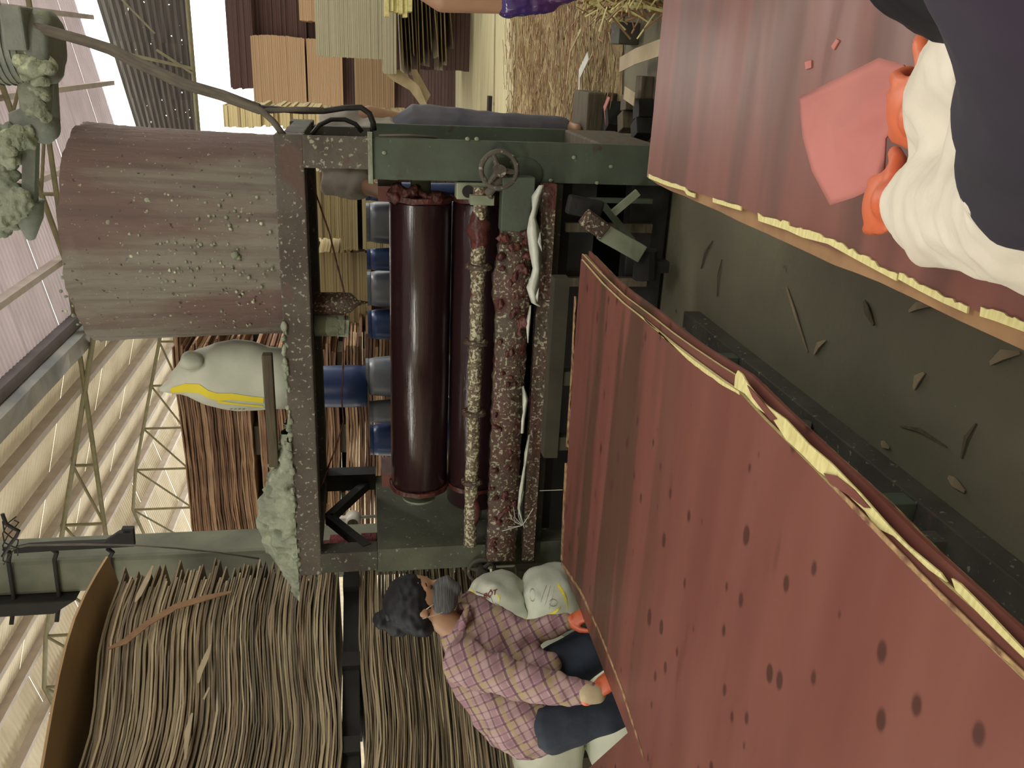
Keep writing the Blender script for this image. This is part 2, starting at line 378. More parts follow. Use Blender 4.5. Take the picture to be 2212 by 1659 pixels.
truss(11.1, XV, 5.5, zr, 'steel roof truss under the grey roof above the drum')
# far gable of the right bay: dark corrugated sheets, daylight above and below
wf = thing('wall_far', None, None, (0, 16.2, 4.2), kind='structure')
x = -3.6
while x < 5.4:
    b = MB(); x1 = x+.9; zt0, zt1 = zr(x)-.20, zr(x1)-.20; rows = 26
    for r in range(rows+1):
        u = r/rows
        for xx, zt in ((x, zt0), (x1, zt1)): b.v.append(Vector((xx, 16.1+(.02 if r % 2 else 0), 4.18+(zt-4.18)*u)))
    for r in range(rows): b.f.append((2*r, 2*r+1, 2*r+3, 2*r+2)); b.m.append(0)
    b.build('wall_panel', MT['gable'], wf); x = x1-.012
MB().tube([(-3.6, 16.0, 4.2), (5.4, 16.0, 4.2)], .04, 8).build('rail', MT['truss'], wf)
for xx in (-.42, 1.2): MB().bar((xx, 15.98, 4.2), (xx+.2, 15.98, 5.3), .05, .05).build('stud', MT['truss'], wf)
MB().bar((-.5, 15.97, 4.2), (-.15, 15.97, 4.75), .04, .04).build('stud', MT['truss'], wf)
MB().bar((.1, 15.97, 4.75), (.9, 15.97, 5.5), .03, .03).build('stud', MT['truss'], wf)
# far gable of the left bay with its torn daylight gap
wl = thing('wall_far_left', None, None, (-8, 22, 4), kind='structure')
A = [at(*p, 1, 22.2) for p in ((352, 872), (402, 1045), (520, 1120), (520, 1300))]
def gab(x): return zgab(x)+.02
xs = [-14]+[-13+i for i in range(0, 10)]
def botz(x):
    if x < A[2].x: return A[2].z
    if x < A[1].x: return A[1].z-.4
    if x < A[0].x: k = (x-A[1].x)/(A[0].x-A[1].x); return A[1].z+k*(A[0].z-A[1].z)
    return A[0].z-.9
x = -14.0
while x < XV:
    x1 = min(x+.9, XV); b = MB(); n = 18
    for i in range(n+1):
        xx = x+(x1-x)*i/n; b.v += [Vector((xx, 22.25+(.025 if i % 2 else 0), botz(xx))), Vector((xx, 22.25+(.025 if i % 2 else 0), gab(xx)))]
    for i in range(n): b.f.append((2*i, 2*i+1, 2*i+3, 2*i+2)); b.m.append(0)
    b.build('wall_panel', MT['gable_l'], wl); x = x1

# walls that close the shed behind the viewer and low along the far sides
def shed_wall(name, a, b_, z0, z1, m_):
    w_ = thing(name, None, None, ((a[0]+b_[0])/2, (a[1]+b_[1])/2, z0), kind='structure'); a = Vector((a[0], a[1], 0)); b_ = Vector((b_[0], b_[1], 0)); d = (b_-a); n_ = int(d.length); d = d/n_; nn = Vector((-d.y, d.x, 0)).normalized()
    for i in range(n_):
        m2 = MB()
        for k in range(11):
            p = a+d*(i+k/10); p = p+nn*(.02 if k % 2 else 0); m2.v += [Vector((p.x, p.y, z0)), Vector((p.x, p.y, z1))]
        for k in range(10): m2.f.append((2*k, 2*k+1, 2*k+3, 2*k+2)); m2.m.append(0)
        m2.build('wall_panel', m_, w_)
shed_wall('wall_back', (-12, -2.8), (6, -2.8), 0, 5.6, MT['gable_l'])
shed_wall('wall_right', (5.6, -2.8), (5.6, 12.2), 0, 5.2, MT['gable_l'])
shed_wall('wall_left', (-13.6, -2.8), (-13.6, 22.2), 0, 3.4, MT['gable_l'])
shed_wall('wall_far_low', (-3.4, 16.4), (5.6, 16.4), 0, 2.2, MT['gable'])
shed_wall('wall_far_left_low', (-13.6, 22.5), (-3.6, 22.5), 0, 3.1, MT['gable_l'])
# ------------------------------------------------------------------ concrete pillar with black fittings
p0 = at(0, 1215, 1, 5.0); p1 = at(0, 1290, 1, 5.0)
pt = thing('concrete_pillar', 'grey concrete pillar rising behind the tall left stack', 'pillar', ((p0.x+p1.x)/2, 5.15, 0), kind=None)
MB().box((p1.x, 5.0, 0), (p0.x, 5.3, ZV-.2)).build('shaft', MT['concrete'], pt, bevel=.03)
MB().box((p1.x-.01, 4.99, 0), (p0.x+.01, 5.31, .1)).build('base', MT['concrete'], pt)
bt = thing('black_steel_box', 'long black steel box strapped to the left face of the pillar', 'box', (p1.x-.07, 4.98, 3.3))
a = at(0, 1318, 1, 5.0); c = at(172, 1276, 1, 5.0); d = at(125, 1312, 1, 5.0)
b = MB(); pl = [(a.x, 4.2), (p1.x, 4.2), (p1.x, c.z), (a.x, d.z)]
b.add([(q[0], 4.92, q[1]) for q in pl]+[(q[0], 5.2, q[1]) for q in pl], [(0,1,2,3), (7,6,5,4), (0,4,5,1), (1,5,6,2), (2,6,7,3), (3,7,4,0)])
b.build('housing', MT['black'], bt, bevel=.008)
br = thing('hooked_bracket', 'black bar with a hooked plate fixed beside the pillar top', 'bracket', (p0.x+.06, 4.9, 3.2))
q = [at(x, y, 1, 4.9) for x, y in ((30, 1196), (30, 1186), (58, 1180), (120, 1176), (225, 1172), (255, 1152), (282, 1151), (282, 1146), (262, 1147), (262, 1143), (287, 1143), (290, 1181), (235, 1184), (120, 1190))]
b = MB(); k = len(q); b.add([(v.x, 4.9, v.z) for v in q]+[(v.x, 4.94, v.z) for v in q], [tuple(range(k)), tuple(range(2*k-1, k-1, -1))]+[((i+1) % k, i, i+k, (i+1) % k+k) for i in range(k)])
b.build('hook_plate', MT['black'], br)
for xx in (8, 110, 232):
    e = at(xx, 1190, 1, 4.92)
    b = MB().tube([(e.x+.01, 4.93, e.z), (e.x-.03, 4.95, e.z-.02), (p0.x+.015, 4.975, e.z+.01), (p1.x-.02, 4.975, e.z+.02), (p1.x-.14, 4.9, e.z+.03)], .014, 8); b.build('strap', MT['black'], br, smooth=True)
wr = thing('loose_wires', 'tangle of thin dark wires hanging beside the pillar top', 'wires', tuple(at(40, 1150, 1, 4.8)))
for k in range(5):
    pts = [at(5+60*math.sin(i*.5+k)**2*.6, 1110+k*6+i*14+8*math.sin(i*1.3+k*2), 1, 4.75+.02*k) for i in range(7)]
    MB().tube(pts, .004 if k else .011, 6).build('wire', MT['blackrub'], wr, smooth=True)
b = MB().tube([at(x, y, 1, 4.8) for x, y in ((12, 1188), (60, 1178), (180, 1176), (290, 1178), (380, 1184), (470, 1193), (560, 1207))], .006, 6)
tag(b.build('hanging_wire', MT['cable'], smooth=True), 'thin dark wire sagging from the pillar to the crusted mound', 'wire')

# ------------------------------------------------------------------ stacks of veneer
def sheet_stack(name, lab, grp, P0, P1, bundles, mats, depth=.9, t=.007, rag=.03, droop=0, tilt=0, seg=14, sag=.02, seed=0, rend=.05, cat='veneer sheet', gapp=.35):
    """every sheet is its own object; the face runs from P0 (right end) to P1"""
    rnd = random.Random(seed); P0 = Vector((P0[0], P0[1], 0)); P1 = Vector((P1[0], P1[1], 0)); T = (P1-P0); Ln = T.length; T.normalize()
    Nn = Vector((-T.y, T.x, 0))
    if Nn.dot(-P0) < 0: Nn = -Nn           # towards the viewer's side
    for bi, (z0, z1, cnt) in enumerate(bundles):
        for k in range(cnt):
            u = (k+.5)/cnt; zc = z0+(z1-z0)*u; th = (z1-z0)/cnt*rnd.uniform(.62, .94); b = MB()
            e0 = rnd.uniform(-rend, rend); base = rnd.uniform(-rag, rag)*.5
            for i in range(seg+1):
                s = e0+(Ln-e0)*i/seg
                off = base+rag*noise.noise(Vector((s*5, k*3.7, seed)))+rnd.uniform(-.004, .004)
                zz = zc+sag*noise.noise(Vector((s*1.6, zc*1.5, seed+3)))+.006*noise.noise(Vector((s*9, k*.7, seed)))+droop*(1-u)*(s/Ln)**2+tilt*u*(s/Ln)
                f_ = P0+T*s+Nn*off; r_ = P0+T*s-Nn*depth
                for q_, zq in ((f_, zz), (f_, zz+th), (r_, zz+th), (r_, zz)): b.v.append(Vector((q_.x, q_.y, zq)))
            for i in range(seg):
                for j in range(4): b.f.append((i*4+j, (i+1)*4+j, (i+1)*4+(j+1) % 4, i*4+(j+1) % 4)); b.m.append(0)
            b.f += [(0, 1, 2, 3), (seg*4+3, seg*4+2, seg*4+1, seg*4)]; b.m += [0, 0]
            o = b.build(name, rnd.choices(mats, [4, 2.4, 2.2, 2][:len(mats)])[0])
            tag(o, ('topmost ' if k == cnt-1 else 'bottom ' if k == 0 else '')+lab[bi], cat, grp[bi])
G0, G1 = Vector((-2.72, 4.25)), Vector((-3.10, 3.27)); G1 = G0+(G1-G0)*1.75
sheet_stack('core_veneer_sheet', ['rough weathered core veneer sheet in the lower bundle of the tall left stack', 'rough weathered core veneer sheet in the upper bundle of the tall left stack'],
            ['sheets of the lower bundle, tall left stack', 'sheets of the upper bundle, tall left stack'], G0, G1, [(.70, 1.44, 70), (1.55, 2.72, 96)],
            [MT['core0'], MT['core1'], MT['core2'], MT['core3']], depth=.9, rag=.022, sag=.05, seed=2, rend=.09)
Tn = (G1-G0).normalized(); Nn_ = Vector((Tn.y, -Tn.x)); Nn_ = Nn_ if Nn_.dot(-G0) > 0 else -Nn_
sb = thing('stack_spacer_frame', 'dark timbers between the two bundles of the tall left stack', 'timber', (G0.x-.3, G0.y-.6, 1.45))
for k in (.12, .6, 1.05, 1.55):
    c0 = G0+Tn*k; c1 = c0-Nn_*.85; MB().bar((c0.x, c0.y, 1.495), (c1.x, c1.y, 1.495), .08, .09).build('spacer', MT['black'], sb)
b = MB(); d0 = G0-Nn_*.06; d1 = G1-Nn_*.06; b.bar((d0.x, d0.y, 1.495), (d1.x, d1.y, 1.495), .03, .085).build('long_rail', MT['black'], sb)
pb = thing('stack_trestle', 'dark timber trestle carrying the tall left stack', 'trestle', (G0.x-.4, G0.y-.8, 0))
for k in (.1, .85, 1.6):
    c0 = G0+Tn*k-Nn_*.05; c1 = G0+Tn*k-Nn_*.85
    MB().bar((c0.x, c0.y, .62), (c1.x, c1.y, .62), .1, .12).build('bearer', MT['wood'], pb)
    for cc in (c0, c1): MB().box((cc.x-.05, cc.y-.05, 0), (cc.x+.05, cc.y+.05, .56)).build('leg', MT['wood'], pb)
# tan cover board lying on top of the left stack, overhanging
b = MB(); n = 12
for i in range(n+1):
    s = -.05+1.85*i/n
    for o_ in (.10+.14*math.sin(PI*min(1, i/4)/2), -.8):
        pz = G0+Tn*s+Nn_*o_; zz = 2.755+.03*math.sin(s*3)+(.03 if o_ > 0 else .0)
        b.v += [Vector((pz.x, pz.y, zz)), Vector((pz.x, pz.y, zz+.012))]
for i in range(n):
    k = i*4; b.f += [(k, k+2, k+6, k+4), (k+1, k+5, k+7, k+3), (k, k+4, k+5, k+1), (k+2, k+3, k+7, k+6)]; b.m += [0]*4
tag(b.build('cover_board', mat('tan board', (178,150,108), (160,132,94), 3, rough=.8)), 'tan board laid over the top of the tall left stack', 'board')
# torn strips hanging out of the left stack
for k, (pts, wd) in enumerate([([(500,1278),(440,1292),(380,1310),(320,1345),(270,1385),(235,1400)], .018), ([(330,1222),(318,1250),(300,1285),(292,1300)], .014), ([(455,1392),(445,1420),(432,1450),(428,1475)], .014), ([(452,1485),(440,1510)], .014), ([(415,1540),(405,1580),(400,1640)], .014)]):
    def G(px, py):
        d_ = ray(px, py); n_ = Vector((Nn_.x, Nn_.y, 0)); o_ = Vector((G0.x, G0.y, 0))+n_*.05; return CP+d_*((o_-CP).dot(n_)/d_.dot(n_))
    P = [G(*p) for p in pts]; b = MB(); m_ = len(P)
    for i, p in enumerate(P):
        d_ = (P[min(i+1, m_-1)]-P[max(i-1, 0)]).normalized(); sd = d_.cross(Vector((Nn_.x, Nn_.y, 0))).normalized()*wd*(1 if 0 < i < m_-1 else .35)
        b.v += [p+sd, p-sd, p-sd+Vector((-.004, 0, 0)), p+sd+Vector((-.004, 0, 0))]
    for i in range(m_-1):
        for j in range(4): b.f.append((i*4+j, (i+1)*4+j, (i+1)*4+(j+1) % 4, i*4+(j+1) % 4)); b.m.append(0)
    b.f += [(3,2,1,0), ((m_-1)*4, (m_-1)*4+1, (m_-1)*4+2, (m_-1)*4+3)]; b.m += [0, 0]
    tag(b.build('veneer_strip', MT['brown'] if k == 0 else MT['core2']), ['long brown veneer strip slanting across the tall left stack', 'short pale veneer sliver at the upper right end of the tall left stack', 'pale veneer sliver halfway along the tall left stack', 'tiny pale veneer chip low on the tall left stack', 'long pale veneer sliver at the left of the tall left stack'][k], 'veneer strip')
# red brown stack behind the machine
ra, rb = at(395, 745, 1, 6.2), at(400, 1160, 1, 6.2)
sheet_stack('red_brown_veneer_sheet', ['red-brown veneer sheet in the bottom bundle of the stack behind the machine', 'red-brown veneer sheet in the middle bundle of the stack behind the machine', 'red-brown veneer sheet in the top bundle of the stack behind the machine'],
            ['bottom bundle, red-brown stack', 'middle bundle, red-brown stack', 'top bundle, red-brown stack'], (ra.x, 6.2), (rb.x, 6.2),
            [(at(830,900,1,6.2).z-.35, at(746,900,1,6.2).z, 26), (at(732,900,1,6.2).z, at(560,900,1,6.2).z, 32), (at(546,900,1,6.2).z, at(390,900,1,6.2).z, 34)],
            [MT['redbrown0'], MT['redbrown1'], MT['redbrown2']], depth=.7, rag=.03, sag=.03, seed=9, rend=.08)
sp = thing('bundle_bearers', 'dark timber bearers between the red-brown bundles', 'timber', (rb.x+.5, 6.4, .9))
for zz in (at(739,900,1,6.2).z, at(553,900,1,6.2).z):
    for xx in (ra.x-.2, (ra.x+rb.x)/2, rb.x+.2): MB().box((xx-.12, 6.24, zz-.026), (xx+.12, 6.9, zz+.026)).build('bearer', MT['wood'], sp)
    MB().box((rb.x+.02, 6.5, zz-.022), (ra.x-.02, 6.56, zz+.022)).build('cross_bearer', MT['black'], sp)
for xx in (ra.x-.2, rb.x+.2): MB().box((xx-.06, 6.3, 0), (xx+.06, 6.9, at(830,900,1,6.2).z-.36)).build('foot', MT['wood'], sp)

def bundle(px, Y_, depth, m, name, label, cat='veneer bundle', group=None, layers=18, jit=.006, floor_=False, curve=0):
    """px = (x0, y0, x1, y1) seen on the plane Y = Y_; layered block"""
    x0, y0, x1, y1 = px; ym = (y0+y1)/2; xm = (x0+x1)/2
    zt = at(x0, ym, 1, Y_).z; zb = at(x1, ym, 1, Y_).z; xl = at(xm, y1, 1, Y_).x; xr = at(xm, y0, 1, Y_).x
    if floor_: zb = 0
    rnd = random.Random(int(x0*7+y0)); b = MB()
    for k in range(layers):
        a_, c_ = zb+(zt-zb)*k/layers, zb+(zt-zb)*(k+1)/layers
        j = rnd.uniform(-jit, jit); j2 = rnd.uniform(-jit, jit); g_ = (c_-a_)*.06; cv = curve*math.sin(PI*k/layers)
        b.box((xl+j-cv, Y_+j2, a_), (xr+j2+cv, Y_+depth+j, c_-g_))
    return tag(b.build(name, m), label, cat, group)
B = bundle; vb = 'veneer_bundle'
B((655,370,735,515), 6.6, .7, MT['pale'], vb, 'pale wood veneer bundle, top left one seen in the machine window right half')
B((735,380,772,540), 6.6, .7, MT['pale'], vb, 'pale veneer bundle under the blank top one, right half of the machine window')
B((782,380,860,540), 6.6, .7, MT['pale'], vb, 'pale veneer bundle at mid height between blue barrel and machine window')
B((655,548,684,716), 6.9, .7, MT['pale'], vb, 'narrow pale veneer bundle beside the hanging nozzle')
B((690,545,802,717), 6.8, .7, MT['pale'], vb, 'large square pale veneer bundle crossed by the glue-crusted string')
B((684,555,692,716), 6.95, .6, MT['black'], 'spacer_timber', 'thin dark spacer between two pale bundles', 'timber')
B((772,384,782,538), 6.7, .6, MT['black'], 'spacer_timber', 'dark spacer timber between the stacked pale bundles', 'timber')
B((800,385,860,715), 6.95, .6, MT['dkbrown'], 'support_rack', 'dark low rack carrying the pale veneer bundles', 'rack', floor_=True)
YB = 13.6
B((545,80,660,232), YB, .9, MT['tan'], vb, 'tan veneer bundle, upper square one by the bright opening', layers=26, curve=.02)
B((664,85,740,236), YB, .9, MT['tan'], vb, 'tan veneer bundle directly below the square tan one', layers=22)
B((766,125,852,238), YB, .9, mat('umber bundle', (168,142,110), (146,120,90), 3, (.2,.2,20), rough=.8), vb, 'olive tan veneer bundle standing lowest of the tan bundles')
B((742,125,764,236), YB+.3, .7, MT['dkbrown'], vb, 'thin dark veneer layer between the tan and olive bundles', layers=4)
B((645,-40,684,45), YB, .9, MT['tan'], vb, 'small tan veneer bundle at the right frame edge', layers=10)
B((490,-60,545,192), YB+.6, .9, MT['dkbrown'], vb, 'dark brown veneer bundle topmost beside the bright opening', layers=16, jit=.02)
B((545,-60,662,195), YB+1.0, .8, MT['dkbrown'], vb, 'dark brown veneer bundle behind the tan square bundle', layers=24, jit=.02)
B((662,-60,860,130), YB+1.1, .8, MT['dkbrown'], vb, 'dark brown veneer bundle reaching down to the floor behind', layers=24, floor_=True)
B((850,60,975,240), YB+.2, .9, MT['dkbrown'], 'support_rack', 'dark rack below the olive tan bundle', 'rack', floor_=True)
B((482,228,545,275), 9.5, .8, MT['pale'], vb, 'pale veneer bundle just over the machine right upright', layers=12)
B((545,232,690,275), 9.5, .8, MT['pale'], vb, 'long low pale bundle behind the cables above the worker', layers=16, jit=.02)
B((690,240,840,300), 9.6, .8, MT['pale'], 'support_rack', 'pale plank rack behind the crouching worker', 'rack', floor_=True)
B((680,-60,828,125), 10.5, .8, MT['greypale'], vb, 'large grey-green veneer bundle above the ragged white sheets', layers=36, jit=.004)
B((828,-60,856,160), 10.4, .9, MT['greypale'], vb, 'light grey veneer layer under the large grey-green bundle', layers=4)
B((830,-60,890,28), 9.9, .3, MT['cream'], vb, 'bright cream veneer bundle behind the bare forearm', layers=6, jit=.05)
# ragged sheets leaning on the rack
rnd = random.Random(5)
for k in range(14):
    x = 862+k*8; e = 150+rnd.uniform(-25, 30)-k*1.5; Yk = 10.9+.02*k
    a = at(x, -60, 1, Yk); c = at(x+rnd.uniform(-3, 6)+6, e, 1, Yk); b = MB(); t = .014
    b.add([(a.x, Yk, a.z), (c.x, Yk-.2, c.z), (c.x, Yk+.6, c.z), (a.x, Yk+.6, a.z), (a.x, Yk, a.z+t), (c.x+.05, Yk-.2, c.z+t), (c.x, Yk+.6, c.z+t), (a.x, Yk+.6, a.z+t)], [(3,2,1,0),(4,5,6,7),(0,1,5,4),(1,2,6,5),(2,3,7,6),(3,0,4,7)])
    tag(b.build('ragged_veneer_sheet', [MT['core2'], MT['core3'], MT['core0']][k % 3]), 'ragged thin veneer sheet on the low rack right of the worker', 'veneer sheet', 'ragged sheets on the low rack')
for k, pts in enumerate([((826,155),(862,150),(905,185),(925,232),(915,236),(885,195),(850,175)), ((888,150),(900,150),(930,205),(915,234),(898,190))]):
    P = [at(x, y, 1, 10.6+.1*k) for x, y in pts]; n_ = len(P); b = MB()
    b.add([tuple(p) for p in P]+[(p.x, p.y+.03, p.z) for p in P], [tuple(range(n_)), tuple(range(2*n_-1, n_-1, -1))]+[((i+1) % n_, i, i+n_, (i+1) % n_+n_) for i in range(n_)])
    tag(b.build('drooping_veneer', MT['core2']), ['pale torn veneer drooping off the low rack, nearer the bundle', 'long pale torn veneer tip hanging lowest off the rack'][k], 'veneer sheet')
B((850,-60,975,150), 11.6, .9, MT['dkbrown'], 'support_rack', 'dark low rack under the ragged white sheets', 'rack', floor_=True)
# ------------------------------------------------------------------ boards and debris on the back floor
def quadplate(px, z, t, m, name, label, cat, group=None, ms=None):
    b = MB().plate([(p.x, p.y) for p in [at(x, y, 2, z) for x, y in px]], z-t, z, 0, 1 if ms else 0)
    return tag(b.build(name, [m, ms] if ms else m), label, cat, group)
quadplate([(984,-60),(1069,-60),(1065,262),(984,262)], .045, .04, MT['board'], 'pale_board', 'wide pale board lying flat on the floor nearest the racks', 'board')
quadplate([(1072,-60),(1118,-60),(1106,262),(1068,262)], .035, .03, MT['board'], 'pale_board', 'narrow pale board lying on the floor beside the bark litter', 'board')
b = MB(); n = 46; c = [at(x, y, 2, 0) for x, y in ((1112, -90), (1350, -90), (1345, 300), (1108, 300))]
for j in range(n+1):
    for i in range(n+1):
        u, v = i/n, j/n; p = (c[0]*(1-u)+c[1]*u)*(1-v)+(c[3]*(1-u)+c[2]*u)*v
        e = min(u, 1-u, v, 1-v)*8; p.z = .004+min(1, e)*(.03+.035*noise.noise(Vector((p.x*2.5, p.y*2.5, 0)))+.02*noise.noise(Vector((p.x*14, p.y*6, 2)))); b.v.append(p)
for j in range(n):
    for i in range(n): q = j*(n+1)+i; b.f.append((q, q+1, q+n+2, q+n+1)); b.m.append(0)
tag(b.build('bark_litter', MT['straw'], smooth=True), 'bed of trodden bark and shredded veneer right of the machine', 'litter', kind='stuff')
b = MB(); rnd = random.Random(3)
for k in range(900):
    u, v = rnd.random(), rnd.random(); p = (c[0]*(1-u)+c[1]*u)*(1-v)+(c[3]*(1-u)+c[2]*u)*v
    a = rnd.gauss(0, .5); l_ = rnd.uniform(.04, .3); w_ = rnd.uniform(.003, .012); z = .04+rnd.uniform(0, .05)
    b.bar((p.x-math.cos(a)*l_/2, p.y-math.sin(a)*l_/2, z), (p.x+math.cos(a)*l_/2, p.y+math.sin(a)*l_/2, z+rnd.uniform(-.02, .03)), w_, .003, mi=rnd.randrange(2))
tag(b.build('straw_shreds', [MT['straw2'], MT['brown']]), 'loose straw-coloured veneer shreds strewn over the bark litter', 'litter', kind='stuff')
b = MB()
for k in range(260):
    p = at(rnd.uniform(1300, 1430), rnd.uniform(-40, 28), 2, .1); b.bar((p.x, p.y, .02+rnd.random()*.25), (p.x+rnd.uniform(-.12, .12), p.y+rnd.uniform(-.05, .05), .02+rnd.random()*.25), .012, .004, mi=rnd.randrange(2))
tag(b.build('veneer_offcuts', [MT['cream'], MT['brown']]), 'heap of narrow pale offcuts at the right frame edge', 'litter', kind='stuff')
def pxbox(px, Y_, dep, m, name, label, cat, bevel=.004, rot=0, group=None):
    x0, y0, x1, y1 = px; Y_ = at(x1, (y0+y1)/2, 2, 0).y if Y_ is None else Y_; zt = at(x0, (y0+y1)/2, 1, Y_).z; zb = max(0.0, at(x1, (y0+y1)/2, 1, Y_).z)
    xl = at((x0+x1)/2, y1, 1, Y_).x; xr = at((x0+x1)/2, y0, 1, Y_).x
    cx, cy = (xl+xr)/2, Y_+dep/2; Mx = Matrix.Translation((cx, cy, 0)) @ Matrix.Rotation(rot, 4, 'Z') @ Matrix.Translation((-cx, -cy, 0))
    return tag(MB().box((xl, Y_, zb), (xr, Y_+dep, zt), M=Mx).build(name, m, bevel=bevel), label, cat, group)
mb_ = MT['darkgreen']
pxbox((1338,48,1382,96), None, .16, mb_, 'metal_block', 'dark square metal block lying on the floor near the right edge', 'block')
for k, (px, lab) in enumerate([((1385,165,1412,215), 'small brown block standing by the far edge of the right red sheet'), ((1352,205,1382,240), 'brown wooden offcut beside the veneer curl on the floor'), ((1380,218,1412,258), 'dark wooden offcut between the brown blocks and the machine foot'), ((1345,245,1375,285), 'grey wooden wedge nearest the machine foot'), ((1375,262,1412,300), 'large dark offcut against the machine foot'), ((1312,225,1345,285), 'black rounded lump beside the machine base plate')]):
    pxbox(px, None, .10, [MT['wood'], MT['black']][k in (2, 4, 5)], 'wood_offcut', lab, 'offcut', rot=.12*k)
pxbox((1055,208,1078,252), 9.4, .12, MT['black'], 'stop_block', 'small dark stop block on the pale board behind the machine', 'block')
for k, (pts, wd, lab) in enumerate([(((1338,140),(1380,122),(1424,100)), .035, 'white veneer strip bent over the floor at the right edge'), (((1348,200),(1378,215)), .03, 'short white strip on the wooden offcuts'), (((1255,62),(1238,110),(1218,185)), .012, 'long pale sliver on the bark litter'), (((1270,120),(1258,160),(1245,200),(1240,240)), .03, 'crumpled clear film strip on the bark litter'), (((1315,210),(1312,235),(1302,265)), .02, 'glossy pinkish plastic scrap beside the black lump')]):
    P = [at(x, y, 2, .12) for x, y in pts]; b = MB(); m_ = len(P)
    for i, p in enumerate(P):
        d_ = (P[min(i+1, m_-1)]-P[max(i-1, 0)]).normalized(); sd = Vector((-d_.y, d_.x, 0))*wd; p.z += .02*math.sin(i*2)
        b.v += [p+sd, p-sd, p-sd-Vector((0,0,.004)), p+sd-Vector((0,0,.004))]
    for i in range(m_-1):
        for j in range(4): b.f.append((i*4+j, (i+1)*4+j, (i+1)*4+(j+1) % 4, i*4+(j+1) % 4)); b.m.append(0)
    b.f += [(3,2,1,0), ((m_-1)*4, (m_-1)*4+1, (m_-1)*4+2, (m_-1)*4+3)]; b.m += [0, 0]
    tag(b.build('floor_strip', [MT['core2'], MT['core2'], MT['straw2'], MT['film'], MT['pink']][k]), lab, 'scrap')
# scraps on the concrete in front
for k, (x0, y0, x1, y1, wd, lab) in enumerate([
  (1700,620,1745,760,.006,'long thin straw on the concrete between the two red stacks'), (1868,650,1888,702,.012,'brown veneer sliver on the concrete near the brown sheet edge'),
  (1965,672,2010,660,.010,'pale sliver lying just below the brown sheet edge'), (1760,765,1785,735,.010,'short grey chip beside the long thin straw'),
  (1975,840,1998,805,.012,'pale veneer chip in the middle of the concrete'), (2140,785,2205,762,.012,'pale sliver at the bottom frame edge'),
  (1945,920,2045,965,.005,'thin dark stick on the concrete'), (2078,990,2110,915,.006,'thin grey stick on the concrete above the rail'),
  (1905,955,1922,968,.010,'tiny white chip near the floor rail'), (2050,1030,2085,1062,.012,'curled brown chip beside the floor rail'),
  (1550,640,1560,560,.004,'hair-thin dark wire on the concrete by the machine foot'), (1515,580,1540,520,.006,'dark twig on the concrete by the machine foot')]):
    p = at(x0, y0, 2, .004); q = at(x1, y1, 2, .004); m_ = (p+q)/2+Vector((.8, .5, 0))*(q-p).length*.09+Vector((0, 0, .006))
    b = MB(); sd = Vector((-(q-p).y, (q-p).x, 0)).normalized()*wd
    for pp, kk in ((p, .4), (m_, 1), (q, .3)): b.v += [pp+sd*kk+Vector((0,0,.003)), pp-sd*kk+Vector((0,0,.003)), pp-sd*kk, pp+sd*kk]
    for i in range(2):
        for j in range(4): b.f.append((i*4+j, (i+1)*4+j, (i+1)*4+(j+1) % 4, i*4+(j+1) % 4)); b.m.append(0)
    b.f += [(3,2,1,0), (8,9,10,11)]; b.m += [0, 0]
    tag(b.build('veneer_scrap', MT['wood'] if k in (6, 7, 10, 11, 1) else MT['core0']), lab, 'scrap')
#PART2
# ------------------------------------------------------------------ glue spreader
XA, XB, YF = -2.43, -.335, 3.70
m = thing('glue_spreader', 'green two-roller glue spreader machine crusted with red glue', 'machine', ((XA+XB)/2, 4.1, 0))
GR, DG, BM, BK = MT['green'], MT['darkgreen'], MT['beam'], MT['black']
# right end frame: a deep channel
cr = MB().box((-.505, YF, .36), (-.335, YF+.02, 1.352)).box((-.505, YF+.02, .36), (-.485, YF+.75, 1.352)).box((-.505, YF+.75, .36), (-.335, YF+.77, 1.352)).build('right_end_frame', GR, m, bevel=.004)
MB().box((-.49, YF+.02, .10), (-.335, YF+.75, .37)).build('right_foot_box', MT['wood'], m, bevel=.01)
MB().box((-.505, YF-.002, .02), (-.335, YF+.02, .37)).build('right_front_foot', GR, m)
MB().box((-.485, YF+.03, .55), (-.47, YF+.7, 1.33)).build('recess_shade', BK, m)  # black sheet that puts the shade of the channel recess into colour
MB().tube([(-.36, YF+.03, 1.3), (-.345, YF+.04, 1.1), (-.35, YF+.04, .9), (-.34, YF+.05, .6), (-.345, YF+.05, .45)], .004, 6).build('wire', MT['cable'], m, smooth=True)
MB().tube([(-.33, YF+.02, 1.32), (-.325, YF+.03, 1.2), (-.33, YF+.03, 1.08)], .006, 6).build('wire', MT['cable'], m, smooth=True)
# left end frame
MB().box((XA, YF, .02), (-2.30, YF+.02, 1.35)).box((-2.32, YF+.02, .02), (-2.30, YF+.8, 1.35)).box((XA, YF+.78, .02), (-2.30, YF+.8, 1.35)).build('left_end_frame', MT['dusty'], m, bevel=.004)
# upper gantry
MB().box((XA, YF, 1.625), (XB, YF+.13, 1.745)).wob(.004, 14).build('top_beam', BM, m, bevel=.006)
MB().box((XA, YF+.72, 1.625), (XB, YF+.85, 1.735)).build('rear_top_beam', DG, m, bevel=.006)
MB().box((XA+.02, YF+.13, 1.715), (XB-.02, YF+.72, 1.735)).build('top_deck', BK, m)
for xx in (XB, XA+.13): MB().box((xx-.13, YF+.13, 1.63), (xx, YF+.72, 1.715)).build('side_beam', DG, m, bevel=.004)
MB().box((-.465, YF, 1.352), (XB, YF+.02, 1.63)).box((-.465, YF+.02, 1.352), (-.45, YF+.5, 1.63)).build('right_upper_post', BM, m, bevel=.004)
MB().box((-.47, YF+.72, 1.352), (XB-.02, YF+.8, 1.63)).build('rear_upper_post', DG, m)
MB().box((XA+.01, YF, 1.35), (XA+.12, YF+.1, 1.63)).build('left_upper_post', DG, m, bevel=.004)
